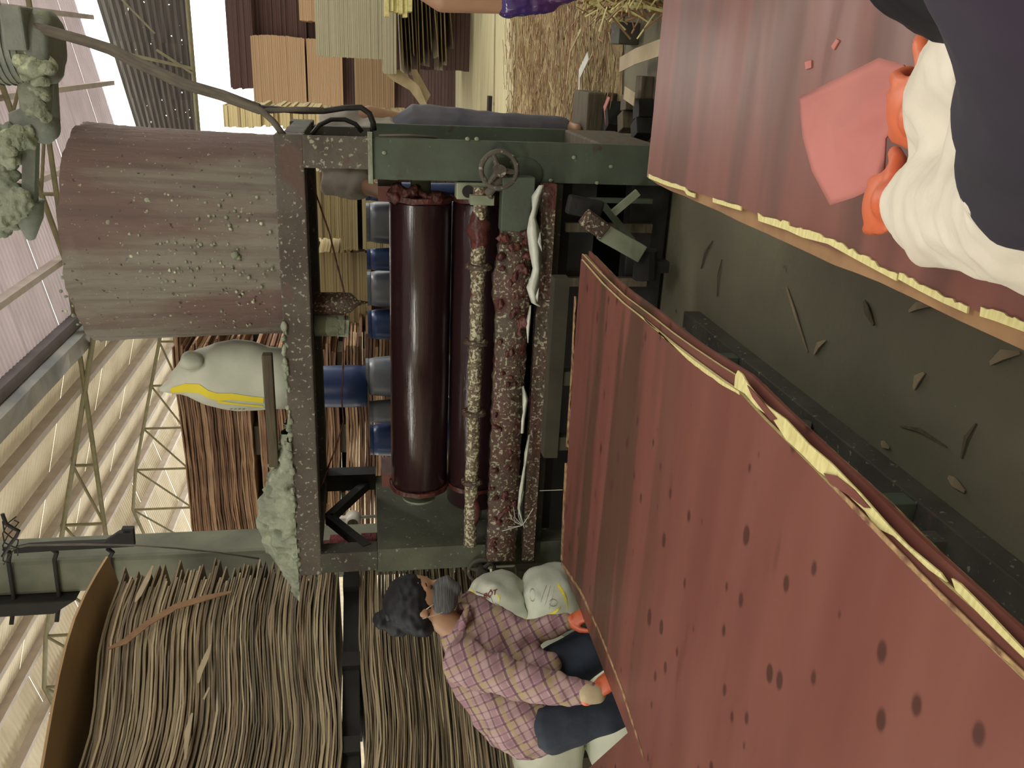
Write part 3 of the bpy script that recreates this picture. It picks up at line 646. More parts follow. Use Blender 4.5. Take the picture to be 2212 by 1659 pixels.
MB().box((-2.36, YF+.74, 1.35), (-2.26, YF+.84, 1.63)).build('rear_left_post', BK, m)
MB().bar((-2.33, 4.08, 1.60), (-2.33, YF+.76, 1.40), .05, .045).build('knee_brace', BK, m)
MB().bar((-2.33, 4.08, 1.60), (-2.33, YF+.06, 1.40), .05, .045).build('knee_brace', BK, m)
MB().box((-.52, YF-.015, 1.345), (-.32, YF+.06, 1.365)).wob(.006, 30).build('corner_plate', MT['crustdark'], m)
# base
MB().box((XA, YF+.06, .02), (-.505, YF+.16, .20)).wob(.003, 12).build('base_beam', BK, m, bevel=.006)
MB().box((XA, YF+.68, .02), (-.505, YF+.78, .20)).build('rear_base_beam', BK, m)
MB().box((-2.28, YF+.1, .35), (-.52, YF+.72, .40)).box((-2.28, YF+.70, .40), (-.52, YF+.72, .66)).box((-2.28, YF+.1, .40), (-.52, YF+.115, .58)).build('dark_pan', BK, m)  # black pan added to give the darkness under the rollers
for k, xx in enumerate((-.70, -.95)): MB().box((xx-.02, YF+.02, .1), (xx+.02, YF+.05, .5)).build('strut', MT['wood'], m)
MB().bar((-.58, YF-.02, .36), (-.75, YF-.02, .20), .012, .03).build('corner_gusset', GR, m)
MB().bar((-.57, YF-.02, .13), (-.57, YF-.02, .42), .02, .025).build('corner_gusset', GR, m)
# rollers
RZ = at(907, 740, 1, 3.95).z; x1 = at(907, 440, 1, 3.83).x; x0 = at(907, 1062, 1, 3.83).x; R_ = .142
def roller(z, y, xa, xb, r, name, mt_):
    b = MB(); N = 56; pts = []
    prof = [(xa, r*.96), (xa+.01, r), (xb-.01, r), (xb, r*.96)]
    b.tube([(p, y, z) for p, _ in prof], [q for _, q in prof], N); o = b.build(name, mt_, m, smooth=False)
    for p in o.data.polygons: p.use_smooth = len(p.vertices) == 4
    return o
up_r = roller(RZ, 3.95, x0, x1, R_, 'upper_roller', MT['roller'])
for k in range(0, 40):      # fine groove rings catch the light
    pass
lo_r = roller(RZ-2*R_-.004, 3.96, x0-.12, x1, R_, 'lower_roller', MT['roller'])
roller(RZ+.03, 4.22, x0+.02, x1-.02, .105, 'doctor_roller', MT['roller'])
roller(RZ-2*R_-.06, 4.24, x0+.02, x1-.02, .105, 'doctor_roller', MT['roller'])
MB().tube([(x0-.12, 3.95, RZ), (x1+.12, 3.95, RZ)], .046, 20).build('roller_shaft', MT['shaft'], m, smooth=True)
MB().tube([(x0-.22, 3.96, RZ-2*R_), (x1+.12, 3.96, RZ-2*R_)], .046, 20).build('roller_shaft', MT['shaft'], m, smooth=True)
MB().tube([(x0-.095, 3.95, RZ), (x0-.085, 3.95, RZ)], .085, 24).build('bearing_washer', MT['shaft'], m)
MB().tube([(x1+.09, 3.95, RZ), (x1+.11, 3.95, RZ)], .06, 24).build('bearing_washer', MT['shaft'], m)
for xx, s in ((x1, 1), (x0, -1)):
    b = MB().tube([(xx, 3.95, RZ), (xx+.022*s, 3.95, RZ)], R_*1.06, 40).wob(.006, 22).build('end_dam', MT['glue'], m, smooth=False)
    MB().tube([(xx, 3.96, RZ-2*R_), (xx+.022*s, 3.96, RZ-2*R_)], R_*1.04, 40).wob(.006, 22).build('end_dam', MT['glue'], m)
    MB().box((xx-.02 if s > 0 else xx-.05, 3.99, RZ+.08), (xx+.05 if s > 0 else xx+.02, 4.2, RZ+.19)).wob(.006, 20).build('dam_block', MT['red'], m)
b = MB(); rnd = random.Random(4)
for k in range(14): b.ell((x1+.03+rnd.uniform(-.01, .03), 3.84+rnd.uniform(-.01, .05), RZ+rnd.uniform(-.12, .14)), [rnd.uniform(.015, .035)]*3, 8, 6)
union(b, 'glue_lumps', MT['glue'], m, .007, 1, wrinkle=.008, wsc=45)['kind'] = 'stuff'
# valve rod with collars
def lump_tube(pts, r, n, amp, sc, seg=90):
    a, c_ = Vector(pts[0]), Vector(pts[-1]); P = [a+(c_-a)*i/seg for i in range(seg+1)]
    b = MB().tube(P, [r]*(seg+1), n)
    for v in b.v:
        ax = a+(c_-a)*((v-a).dot(c_-a)/(c_-a).length_squared); d = v-ax
        if d.length > 1e-5: v += d.normalized()*amp*(noise.noise(v*sc)+.6*noise.noise(v*sc*2.7)+.35*max(0, noise.noise(Vector((v.x*4, 3, seed_*1.0))))*4)
    return b
seed_ = 1
ry = 3.66; rz = at(1028, 740, 1, ry).z; ra_ = at(1028, 405, 1, ry).x; rb_ = at(1028, 1175, 1, ry).x
lump_tube([(ra_, ry, rz), (rb_, ry, rz)], .031, 16, .006, 28).build('valve_rod', MT['rod'], m, smooth=True)
for yy, rr in ((575, .06), (738, .056), (890, .056), (1040, .05)):
    cx = at(1028, yy, 1, ry).x; MB().tube([(cx-.012, ry, rz), (cx-.008, ry, rz), (cx+.008, ry, rz), (cx+.012, ry, rz)], [rr*.7, rr, rr, rr*.7], 20).wob(.006, 40).build('rod_collar', MT['crustbar'], m, smooth=True)
cx = at(1028, 500, 1, ry).x; MB().ell((cx, ry, rz), (.10, .043, .045), 24, 16).wob(.012, 26).build('glue_lump', MT['glue'], m, smooth=True)
cx = at(1028, 1100, 1, ry).x; MB().ell((cx, ry, rz-.01), (.10, .035, .035), 24, 16).wob(.012, 26).build('glue_lump', MT['glue'], m, smooth=True)
hx = at(1028, 430, 1, ry).x; MB().box((hx-.02, ry-.04, rz-.055), (hx+.02, ry+.05, rz+.045)).wob(.003, 30).build('rod_block', MT['shaft'], m)
# crusted square bar
by = 3.60; z_a, z_b = at(1074, 740, 1, by).z, at(1136, 740, 1, by).z; ba = at(1100, 398, 1, by).x; bb = at(1100, 1212, 1, by).x
b = MB(); seg = 130
for i in range(seg+1):
    s = i/seg; xx = ba+(bb-ba)*s; am = .010 if s > .14 else .002
    big = .022*math.exp(-((s-.24)/.05)**2)+.006
    ring = []
    for (dy, zz) in ((0, z_b), (0, (z_a+z_b)/2), (0, z_a), (.07, z_a), (.07, (z_a+z_b)/2), (.07, z_b)):
        p = Vector((xx, by+dy, zz)); k_ = noise.noise(p*24)+.7*noise.noise(p*55)
        p += Vector((0, -1 if dy == 0 else .3, 0))*(am*k_+(big if dy == 0 and s > .14 else 0)); p.z += (am*noise.noise(p*30+Vector((5,5,5))))+(big if zz == z_a else -big*.3)*(1 if s > .14 else 0)
        b.v.append(p)
for i in range(seg):
    for j in range(6): b.f.append((i*6+j, i*6+(j+1) % 6, (i+1)*6+(j+1) % 6, (i+1)*6+j)); b.m.append(0)
b.f += [tuple(range(5, -1, -1)), tuple(range(seg*6, seg*6+6))]; b.m += [0, 0]
b.build('scraper_bar', MT['crustbar'], m, smooth=True)
MB().box((at(1100,500,1,by).x, by-.006, z_b-.004), (ba+.03, by+.075, z_a+.004)).build('bar_bracket', GR, m, bevel=.004)
b = MB(); rnd = random.Random(8)
for k in range(26): px = rnd.uniform(500, 720); b.ell((at(1100, px, 1, by).x, by-.012, rnd.uniform(z_b+.01, z_a)), [rnd.uniform(.012, .032) for _ in range(3)], 8, 6)
for k in range(34): px = rnd.uniform(720, 1200); b.ell((at(1100, px, 1, by).x, by-.008, rnd.uniform(z_b+.01, z_a)), [rnd.uniform(.008, .018) for _ in range(3)], 8, 6)
union(b, 'glue_lumps', MT['glue'], m, .006, 1, wrinkle=.007, wsc=55)['kind'] = 'stuff'
# lower guide bar
z_c, z_d = at(1157, 700, 1, 3.62).z, at(1185, 700, 1, 3.62).z
MB().box((bb-.02, 3.62, z_d), (ba, 3.68, z_c)).wob(.005, 26).build('guide_bar', MT['crustbar'], m)
MB().box((bb, 3.72, z_d-.05), (ba, 3.76, z_d+.01)).build('guide_rail', DG, m)
# handwheels
def wheel(c, r, name, mt_, tilt=0):
    b = MB(); n, k = 28, 8; c = Vector(c)
    for i in range(n):
        a = 2*PI*i/n
        for j in range(k):
            t = 2*PI*j/k; q = r+.011*math.cos(t); b.v.append(c+Vector((q*math.cos(a), .011*math.sin(t), q*math.sin(a))))
    for i in range(n):
        for j in range(k): b.f.append((i*k+j, i*k+(j+1) % k, ((i+1) % n)*k+(j+1) % k, ((i+1) % n)*k+j)); b.m.append(0)
    o = b.build(name, mt_, m, smooth=True)
    s = MB()
    for a in (tilt, tilt+2*PI/3, tilt+4*PI/3): s.tube([c+Vector((0, .0, 0)), c+Vector((math.cos(a)*r, 0, math.sin(a)*r))], [.014, .009], 8)
    s.build('wheel_spokes', mt_, o); h = MB().tube([c+Vector((0, -.035, 0)), c+Vector((0, .12, 0))], [.026, .018], 14); h.build('wheel_hub', mt_, o)
hc = at(1078, 367, 1, 3.6); wheel((hc.x, 3.60, hc.z), .075, 'handwheel', MT['beam'], .4)
MB().ell((hc.x-.0, 3.67, hc.z), (.06, .03, .06), 16, 10).build('wheel_boss', GR, m, smooth=True)
MB().ell((hc.x-.03, 3.70, hc.z-.12), (.075, .012, .09), 20, 10).build('round_cover', GR, m, smooth=True)
hl = at(1040, 1232, 1, 3.66); wheel((hl.x, 3.66, hl.z), .065, 'handwheel', DG, 1.3)
b = MB().tube([(hc.x-.02, 3.61, hc.z-.03), (hc.x-.10, 3.62, hc.z+.04), (hc.x-.12, 3.64, hc.z+.02)], [.016, .02, .018], 8); b.build('crank_arm', MT['beam'], m, smooth=True)
cy = at(1010, 412, 1, 3.7); MB().box((cy.x-.035, 3.68, at(1050,412,1,3.7).z), (cy.x+.035, 3.76, at(1000,412,1,3.7).z+.03)).build('bearing_block', MT['shaft'], m, bevel=.006)
MB().tube([(cy.x, 3.67, cy.z+.0), (cy.x, 3.72, cy.z)], .026, 16).build('bearing_bolt', BK, m)
# rivets and bolts
for px, py in ((1240, 340), (1010, 300), (1030, 300), (1320, 360), (1290, 395), (830, 330), (1190, 390)):
    p = at(px, py, 1, YF-.004); MB().ell(p, (.008, .006, .010), 8, 6).build('bolt', MT['shaft'], m)
# hanging nozzles and crusted string
nz = at(700, 655, 1, 3.9)
b = MB().tube([(nz.x, 3.9, 1.62), (nz.x, 3.9, 1.50), (nz.x, 3.9, 1.455), (nz.x, 3.9, 1.42), (nz.x, 3.9, 1.38)], [.05, .052, .045, .014, .003], 18).wob(.008, 26); b.build('drip_nozzle', MT['crustbar'], m, smooth=True)
nx = at(690, 700, 1, 3.9)
MB().tube([(nx.x, 3.9, 1.62), (nx.x, 3.9, 1.49)], .055, 18).wob(.008, 22).build('pipe_union', MT['crustdark'], m, smooth=True)
MB().box((nx.x-.05, 3.86, 1.47), (nx.x+.03, 3.94, 1.52)).wob(.008, 22).build('pipe_union', MT['crustdark'], m)
P = [at(x, y, 1, 3.88) for x, y in ((665,372),(690,440),(712,505),(728,570),(742,625),(747,650),(746,680),(742,740),(741,800),(738,860),(742,910),(728,960),(705,1020),(690,1060))]
b = MB(); pts = []; rr = []
for i in range(len(P)-1):
    for k in range(8): s = k/8; pts.append(P[i].lerp(P[i+1], s)); big = .02*math.exp(-((i+s-5.2)/.35)**2); rr.append(.0035+.004*abs(noise.noise(Vector((i*3+s*11, 0, 0))))+big)
b.tube(pts, rr, 6).build('crusted_string', MT['glue'], m, smooth=True)
# plastic film caught on the guide bar
for pts, wd in ((((1170,400),(1160,425),(1150,470),(1152,500),(1158,545),(1160,580),(1150,620),(1155,655),(1165,662)), .022), (((1146,660),(1142,700),(1140,740)), .008), (((1130,835),(1136,865),(1130,905),(1128,935)), .011), (((1143,940),(1138,980),(1132,1015),(1126,1060),(1122,1100),(1132,1140)), .009)):
    P = [at(x, y, 1, 3.56) for x, y in pts]; b = MB(); m_ = len(P)
    for i, p in enumerate(P):
        w_ = wd*(.5+.7*math.sin(PI*i/(m_-1))+.3*math.sin(i*2.3)); zo = .01*math.sin(i*1.9)
        b.v += [p+Vector((0, zo, w_)), p+Vector((0, -.008, 0)), p+Vector((0, zo+.003, -w_)), p+Vector((0, .006, 0))]
    for i in range(m_-1):
        for j in range(4): b.f.append((i*4+j, (i+1)*4+j, (i+1)*4+(j+1) % 4, i*4+(j+1) % 4)); b.m.append(0)
    b.f += [(3,2,1,0), ((m_-1)*4, (m_-1)*4+1, (m_-1)*4+2, (m_-1)*4+3)]; b.m += [0, 0]
    tag(b.build('film_strip', MT['film'], m, smooth=True), 'white plastic film strip')
c_ = at(1128, 1135, 1, 3.55); b = MB(); rnd = random.Random(6)
for k in range(7):
    a = rnd.uniform(-.6, 2.4); l_ = rnd.uniform(.05, .14); b.tube([c_, c_+Vector((math.cos(a)*l_*.5, -.01, math.sin(a)*l_*.5+.01)), c_+Vector((math.cos(a)*l_, .0, math.sin(a)*l_*.8))], .0016, 5)
for q0, q1 in (((1180,650),(1218,648)), ((1185,665),(1222,680)), ((1166,1060),(1215,1058))): b.tube([at(*q0, 1, 3.57), at(*q1, 1, 3.45)], .0015, 5)
b.build('frayed_threads', MT['film'], m)['kind'] = 'stuff'
# fluffy dried crust on top left of the gantry
crb = thing('dried_glue_mound', 'large porous grey-green mound of dried glue on the left end of the top beam', 'mound', (-2.2, 3.85, 1.745))
b = MB(); NS, NR = 90, 26
prof_px = [(930, 607), (960, 600), (1000, 582), (1040, 572), (1070, 560), (1100, 549), (1130, 552), (1160, 562), (1190, 578), (1215, 600), (1240, 620), (1262, 632)]
def topz(xw):
    pts = [(at(x, y, 1, 3.85).x, at(x, y, 1, 3.85).z) for y, x in [(a, c) for a, c in prof_px]]
    pts.sort()
    if xw <= pts[0][0]: return pts[0][1]
    for (a, za), (c, zc) in zip(pts[:-1], pts[1:]):
        if a <= xw <= c: return za+(zc-za)*(xw-a)/(c-a)
    return pts[-1][1]
xa_, xb_ = at(632, 1262, 1, 3.85).x, at(607, 925, 1, 3.85).x
for i in range(NS+1):
    xx = xa_+(xb_-xa_)*i/NS; hz = max(.012, topz(xx)-1.745)
    for j in range(NR+1):
        t = PI*j/NR; yy = 3.86-.17*math.cos(t); zz = 1.735+hz*math.sin(t)
        p = Vector((xx, yy, zz)); k_ = min(1, hz/.06)
        n_ = .018*noise.noise(p*16)+.020*noise.noise(p*38)-.030*max(0, noise.noise(p*26+Vector((9,9,9)))-.12)*3
        p += Vector((0, -math.cos(t), math.sin(t)))*n_*k_; b.v.append(p)
for i in range(NS):
    for j in range(NR): q = i*(NR+1)+j; b.f.append((q, q+1, q+NR+2, q+NR+1)); b.m.append(0)
o = b.build('crust', MT['crustdark'], crb, smooth=True)
b = MB(); rnd = random.Random(12)
for k in range(70):
    px = rnd.uniform(700, 1262); p = at(0, px, 1, YF); b.ell((at(600, px, 1, YF).x, YF+rnd.uniform(-.008, .02), 1.745-rnd.uniform(-.004, .012)), [rnd.uniform(.01, .026), .012, rnd.uniform(.006, .016)], 8, 5)
b.wob(.006, 40).build('edge_crumbs', MT['crustdark'], crb, smooth=True)['kind'] = 'stuff'
# ------------------------------------------------------------------ glue drum
dm = thing('glue_drum', 'big drum caked in grey and maroon glue standing on the machine', 'drum', (-.865, 4.28, 1.735))
b = MB(); N, K = 96, 60; zt, zb = 2.635, 1.738
for i in range(K+1):
    s = i/K; z = zb+(zt-zb)*s; r = .472+.028*s
    for k in range(N):
        a = 2*PI*k/N; p = Vector((-.865+r*math.cos(a), 4.28+r*math.sin(a), z))
        q = Vector((p.x*9, p.y*9, p.z*1.6)); d = .006*noise.noise(q)+.003*noise.noise(p*30); d += .012*max(0, (s-.86)/.14)*(noise.noise(p*18)+.4)
        p += Vector((math.cos(a), math.sin(a), 0))*d
        if i == K: p.z += .02*noise.noise(Vector((math.cos(a)*4, math.sin(a)*4, 2)))+.008*noise.noise(p*30)
        b.v.append(p)
for i in range(K):
    for k in range(N): b.f.append((i*N+k, i*N+(k+1) % N, (i+1)*N+(k+1) % N, (i+1)*N+k)); b.m.append(0)
b.build('body', MT['drum'], dm, smooth=True)
b = MB()
for r_, z in ((.49, zt-.01), (.455, zt-.015), (.45, zt-.15), (.0, zt-.15)):
    for k in range(48): a = 2*PI*k/48; b.v.append(Vector((-.865+r_*math.cos(a), 4.28+r_*math.sin(a), z)))
for i in range(3):
    for k in range(48): b.f.append((i*48+k, i*48+(k+1) % 48, (i+1)*48+(k+1) % 48, (i+1)*48+k)); b.m.append(0)
b.build('rim', MT['crust'], dm, smooth=True)
b = MB(); rnd = random.Random(17)
def drum_pt(px, py, out=0):
    d = ray(px, py); o_ = CP-Vector((-.865, 4.28, 0)); r = .485+out; A_ = d.x*d.x+d.y*d.y; B_ = 2*(o_.x*d.x+o_.y*d.y); C_ = o_.x**2+o_.y**2-r*r; D_ = B_*B_-4*A_*C_
    return CP+d*((-B_-math.sqrt(max(0, D_)))/(2*A_))
for k in range(230):
    if k < 130: px, py = rnd.uniform(130, 590), rnd.uniform(560, 710)
    else: px, py = rnd.uniform(130, 590), rnd.uniform(420, 600)
    s_ = rnd.uniform(.003, .009); b.ell(drum_pt(px, py), [s_]*3, 6, 4)
for px, py, s_ in ((318,432,.012),(305,428,.008),(290,433,.008),(262,432,.007),(235,430,.007),(508,552,.018),(515,556,.012),(235,480,.014),(225,482,.01),(192,495,.01)): b.ell(drum_pt(px, py), [s_]*3, 8, 5)
b.wob(.003, 60).build('glue_beads', MT['crust'], dm, smooth=True)['kind'] = 'stuff'
# ------------------------------------------------------------------ stirrer above the drum
st = thing('drum_stirrer', 'crusted stirrer motor and arm hung above the glue drum', 'stirrer', tuple(at(70, 260, 1, 4.2)))
def A4(x, y, Yd=4.2): return at(x, y, 1, Yd)
c0, c1 = A4(-60, 100, 4.3), A4(118, 100, 4.3)
b = MB().tube([A4(-70, 100), A4(-20, 100), A4(100, 102), A4(118, 103), A4(126, 104)], [.15, .15, .15, .145, .12], 28)
b.wob(.006, 18).build('motor_housing', MT['motor'], st, smooth=True)
for k in range(9): a_ = A4(-55+k*14, 100); b_ = A4(-51+k*14, 100); MB().tube([a_, b_], .158, 28).build('cooling_fin', MT['motor'], st)
b = MB().box((A4(30,80).x-.05, 4.02, A4(80,30).z), (A4(30,15).x, 4.2, A4(32,30).z)).build('terminal_box', MT['motor'], st, bevel=.01)
MB().box((A4(0,20).x-.04, 4.1, A4(5,20).z), (A4(0,-5).x, 4.2, A4(-20,20).z)).build('terminal_box', MT['motor'], st, bevel=.01)
MB().tube([A4(76, 150), A4(78, 262)], [.075, .06], 16).wob(.01, 20).build('gear_neck', MT['crustdark'], st, smooth=True)
b = MB().tube([A4(30, 272), A4(60, 270), A4(100, 276), A4(125, 278)], [.06, .075, .07, .045], 16).wob(.016, 14).build('gearbox', MT['motor'], st, smooth=True)
b = MB().bar(A4(68, 285), A4(64, 480), .06, .055).build('stirrer_arm', MT['motor'], st, bevel=.004)
MB().tube([A4(64, 430), A4(62, 470), A4(66, 515)], [.065, .06, .02], 12).wob(.02, 12).build('arm_end', MT['motor'], st, smooth=True)
b = MB(); rnd = random.Random(2)
for k in range(34): b.ell(A4(rnd.gauss(18, 14), rnd.uniform(285, 500), 4.15+rnd.uniform(-.03, .1)), [rnd.uniform(.03, .065) for _ in range(3)], 10, 7)
union(b.wob(.02, 12), 'crust', MT['crustdark'], st, .012, 1, wrinkle=.020, wsc=30)
b = MB()
for k in range(26): b.ell(A4(rnd.gauss(75, 18), rnd.gauss(145, 12), 4.05+rnd.uniform(0, .06)), [rnd.uniform(.02, .045) for _ in range(3)], 10, 7)
for k in range(9): b.ell(A4(rnd.gauss(26, 7), rnd.gauss(305, 12), 4.08), [rnd.uniform(.02, .04) for _ in range(3)], 10, 7)
for k in range(16): b.ell(A4(rnd.uniform(82, 100), rnd.uniform(165, 262), 4.1), [rnd.uniform(.015, .03) for _ in range(3)], 8, 6)
b.wob(.016, 24).build('flour_crust', MT['crust'], st, smooth=True)['kind'] = 'stuff'
for a_, b_ in (((112,120),(120,262)), ((96,250),(108,268))): MB().bar(A4(*a_, 4.35), A4(*b_, 4.35), .04, .03).build('support_bar', MT['motor'], st)
MB().bar(A4(-60, 20, 4.5), A4(-60, 640, 4.5), .06, .06).build('support_bar', MT['motor'], st)
# cables from the motor to the gantry
cb = thing('cable_bundle', 'dusty bundle of cables sagging from the motor to the machine corner', 'cable', tuple(A4(300, 150)))
for k, off in enumerate(((0, 0), (7, 3), (-5, 6), (3, -5))):
    P = [at(x+off[0]*(1 if 3 < i < 9 else .3), y+off[1], 1, 4.15-.35*(i/9)) for i, (x, y) in enumerate(((-20,48),(40,52),(105,66),(185,88),(240,106),(290,132),(335,152),(400,182),(480,205),(560,235)))]
    if k < 3: P += [at(590, 262, 1, 3.75), at(615, 296, 1, 3.74)] if k < 2 else [at(640, 236, 1, 3.8), at(700, 238, 1, 3.8)]
    MB().tube(P, .011 if k else .014, 8).build('cable', MT['cable'], cb, smooth=True)
P = [at(x, y, 1, 3.85) for x, y in ((560,232),(600,236),(650,240),(700,240),(745,233),(780,232),(798,245),(806,265),(808,282))]
tag(MB().tube(P, .012, 8).build('black_hose', MT['blackrub'], smooth=True), 'black hose looping down into the right machine column', 'hose')
P = [at(x, y, 1, 3.9) for x, y in ((674,290),(690,270),(715,258),(745,258),(768,268),(782,285))]
tag(MB().tube(P, .010, 8).build('black_hose', MT['blackrub'], smooth=True), 'small black hose arching over the magenta bottle', 'hose')
bt_ = thing('drink_bottle', 'plastic bottle with magenta drink standing inside the machine channel', 'bottle', (-.40, 3.82, 1.366))
zb_ = 1.366
b = MB().tube([(-.385, 3.80, zb_+z_) for z_ in (0, .01, .03, .05, .07, .09, .11)], [.028, .033, .031, .033, .031, .033, .031], 18); b.build('body', MT['greyblue'], bt_, smooth=True)
MB().tube([(-.385, 3.80, zb_+z_) for z_ in (.11, .13, .17, .19)], [.031, .034, .034, .028], 18).build('drink', MT['magenta'], bt_, smooth=True)
MB().tube([(-.385, 3.80, zb_+.19), (-.385, 3.80, zb_+.22)], [.028, .014], 14).build('cap', MT['white'], bt_, smooth=True)
# ------------------------------------------------------------------ sack and battens on the gantry
def sack(name, label, c, hw, hd, h, tw=.35, seed=0, m_=None, tilt=0, knot=True):
    b = MB(); N, K = 40, 30; c = Vector(c)
    for i in range(K+1):
        s = i/K; w_ = (math.sin(PI*min(.5, s*1.6))**.35 if s < .35 else 1)*(1-(1-tw)*max(0, (s-.55)/.45)**1.4)
        if s == 0: w_ = .75
        for k in range(N):
            a = 2*PI*k/N; ex = .75; cx = abs(math.cos(a))**ex*math.copysign(1, math.cos(a)); cy = abs(math.sin(a))**ex*math.copysign(1, math.sin(a))
            p = c+Vector((cx*hw*w_+tilt*s*s, cy*hd*(w_ if s < .6 else w_*(1-.5*(s-.6)/.4)), s*h))
            p += noise.noise_vector(p*5+Vector((seed,)*3))*.022+noise.noise_vector(p*13+Vector((seed,)*3))*.010*(1+2*max(0, s-.6)); b.v.append(p)
    for i in range(K):
        for k in range(N): b.f.append((i*N+k, i*N+(k+1) % N, (i+1)*N+(k+1) % N, (i+1)*N+k)); b.m.append(0)
    b.f += [tuple(range(N-1, -1, -1)), tuple(range(K*N, K*N+N))]; b.m += [0, 0]
    return b
s1, s2 = at(590, 755, 1, 4.2), at(590, 898, 1, 4.2)
stp = at(345, 848, 1, 4.2).z
sk = thing('flour_sack', 'white woven sack with a yellow band standing on the machine gantry', 'sack', ((s1.x+s2.x)/2, 4.28, 1.737))
b = MB(); N, K = 44, 36; outl = [(590, 765, 893), (540, 748, 898), (500, 745, 898), (460, 752, 893), (430, 765, 885), (410, 772, 877), (395, 775, 868), (375, 800, 864), (355, 830, 860), (340, 846, 856)]
for i in range(K+1):
    s = i/K*(len(outl)-1); k0 = min(int(s), len(outl)-2); f_ = s-k0
    xx = outl[k0][0]+(outl[k0+1][0]-outl[k0][0])*f_; ya = outl[k0][1]+(outl[k0+1][1]-outl[k0][1])*f_; yb = outl[k0][2]+(outl[k0+1][2]-outl[k0][2])*f_
    pa, pb_ = at(xx, ya, 1, 4.2), at(xx, yb, 1, 4.2); hw = abs(pa.x-pb_.x)/2; cx = (pa.x+pb_.x)/2; hd = min(.12, hw*.75)
    zz = max(1.74, pa.z) if i else 1.74
    for k in range(N):
        a = 2*PI*k/N; p = Vector((cx+hw*math.cos(a), 4.28+hd*math.sin(a), zz)); q = i/K
        p += noise.noise_vector(p*8)*.010+noise.noise_vector(p*20)*.007*(q > .5); b.v.append(p)
for i in range(K):
    for k in range(N): b.f.append((i*N+k, i*N+(k+1) % N, (i+1)*N+(k+1) % N, (i+1)*N+k)); b.m.append(0)
b.f += [tuple(range(N-1, -1, -1)), tuple(range(K*N, K*N+N))]; b.m += [0, 0]
body = b.build('bag', MT['sack'], sk, smooth=True)
MB().ell(at(412, 778, 1, 4.2), (.045, .06, .06), 18, 12).wob(.022, 18).build('knot', MT['sack'], sk, smooth=True)
from mathutils.bvhtree import BVHTree
def drape(o, pxs, wd, name, mt_, parent, off=.004):
    """printed band following the surface of o"""
    bv = BVHTree.FromPolygons([o.matrix_world @ v.co + WP[o.name]-o.location*0 if False else v.co+WP[o.name] for v in o.data.vertices], [tuple(p.vertices) for p in o.data.polygons])
    def hit(x, y):
        d = ray(x, y).normalized(); r = bv.ray_cast(CP, d); return (r[0]-d*off) if r[0] is not None else None
    b = MB(); n_ = 0
    for i in range(len(pxs)-1):
        for s in range(6):
            t = s/6; x = pxs[i][0]+(pxs[i+1][0]-pxs[i][0])*t; y = pxs[i][1]+(pxs[i+1][1]-pxs[i][1])*t; ww = (pxs[i][2]+(pxs[i+1][2]-pxs[i][2])*t) if len(pxs[i]) > 2 else wd
            row = [hit(x, y-ww), hit(x, y-ww/3), hit(x, y+ww/3), hit(x, y+ww)]
            if any(r is None for r in row): n_ = 0; continue
            b.v += row
            if n_:
                q = len(b.v)-8
                for j in range(3): b.f.append((q+j, q+j+1, q+4+j+1, q+4+j)); b.m.append(0)
            n_ = 1
    if b.f: return tag(b.build(name, mt_, parent, smooth=True))
drape(body, ((352,851,3),(372,843,6),(400,838,9),(430,840,10),(450,852,8),(470,858,8),(500,857,7),(540,862,6),(575,866,6)), 5, 'yellow_band', MT['yellow'], sk)
drape(body, ((470,868,3),(500,872,2),(540,876,2),(575,879,2)), 2, 'yellow_band', MT['yellow'], sk)
drape(body, ((472,884,2),(478,884,14),(482,884,2)), 2, 'yellow_band', MT['yellow'], sk)
for q in range(4): drape(body, [(500+q*9+4*math.cos(a), 889+4*math.sin(a)-2, .8) for a in [k*.9 for k in range(7)]], .8, 'scribble', MT['ink'], sk, .005)
q0, q1 = at(577, 764, 1, 3.78), at(592, 1005, 1, 3.80)
tag(MB().bar(q0, q1, .05, .045).build('wood_batten', MT['wood'], bevel=.006), 'old wooden batten lying along the top beam in front of the sack', 'batten')
# ------------------------------------------------------------------ barrels and bits behind the machine
def barrel(c, r, h, mt_, label, n=32, lid=None):
    t = thing('plastic_barrel', label, 'barrel', c); x, y, z = c
    MB().tube([(x, y, z+h*s) for s in (0, .02, .1, .28, .31, .34, .62, .65, .68, .9, .97, 1)], [r*k for k in (.9, .96, 1, 1, 1.03, 1, 1, 1.03, 1, .99, .93, .86)], n).build('body', mt_, t, smooth=True)
    MB().tube([(x, y, z+h), (x, y, z+h+.02)], r*.88, n).build('lid', lid or mt_, t)
    return t
def bx(px): return at(820, px, 1, 5.3).x
zt_ = at(800, 600, 1, 5.3).z
for pa_, pb_, mt_, lab in ((395, 440, 'blue', 'blue plastic barrel behind the worker hand above the roller end'), (440, 538, 'greyblue', 'grey translucent barrel behind the right half of the roller'), (540, 592, 'blue', 'narrow blue barrel between two grey barrels behind the roller'), (592, 676, 'greyblue', 'grey barrel behind the roller left of the narrow blue one'), (676, 745, 'blue', 'blue barrel under the square pale bundle'), (785, 872, 'greyblue', 'grey barrel leaning next to the small upright blue drum'), (874, 925, 'greyblue', 'blue grey barrel behind the left part of the roller'), (930, 1000, 'blue', 'dark navy barrel nearest the left end plate')):
    a_, c_ = bx(pa_), bx(pb_); r = abs(a_-c_)/2*.98; barrel(((a_+c_)/2, 5.3+r, .0), r, zt_ if pa_ not in (785,) else zt_+.02, MT[mt_], lab)
a_, c_ = at(740, 822, 1, 5.15), at(740, 912, 1, 5.15); t = thing('blue_drum', 'small blue plastic drum standing on the barrels in the machine window', 'drum', ((a_.x+c_.x)/2, 5.4, zt_+.02))
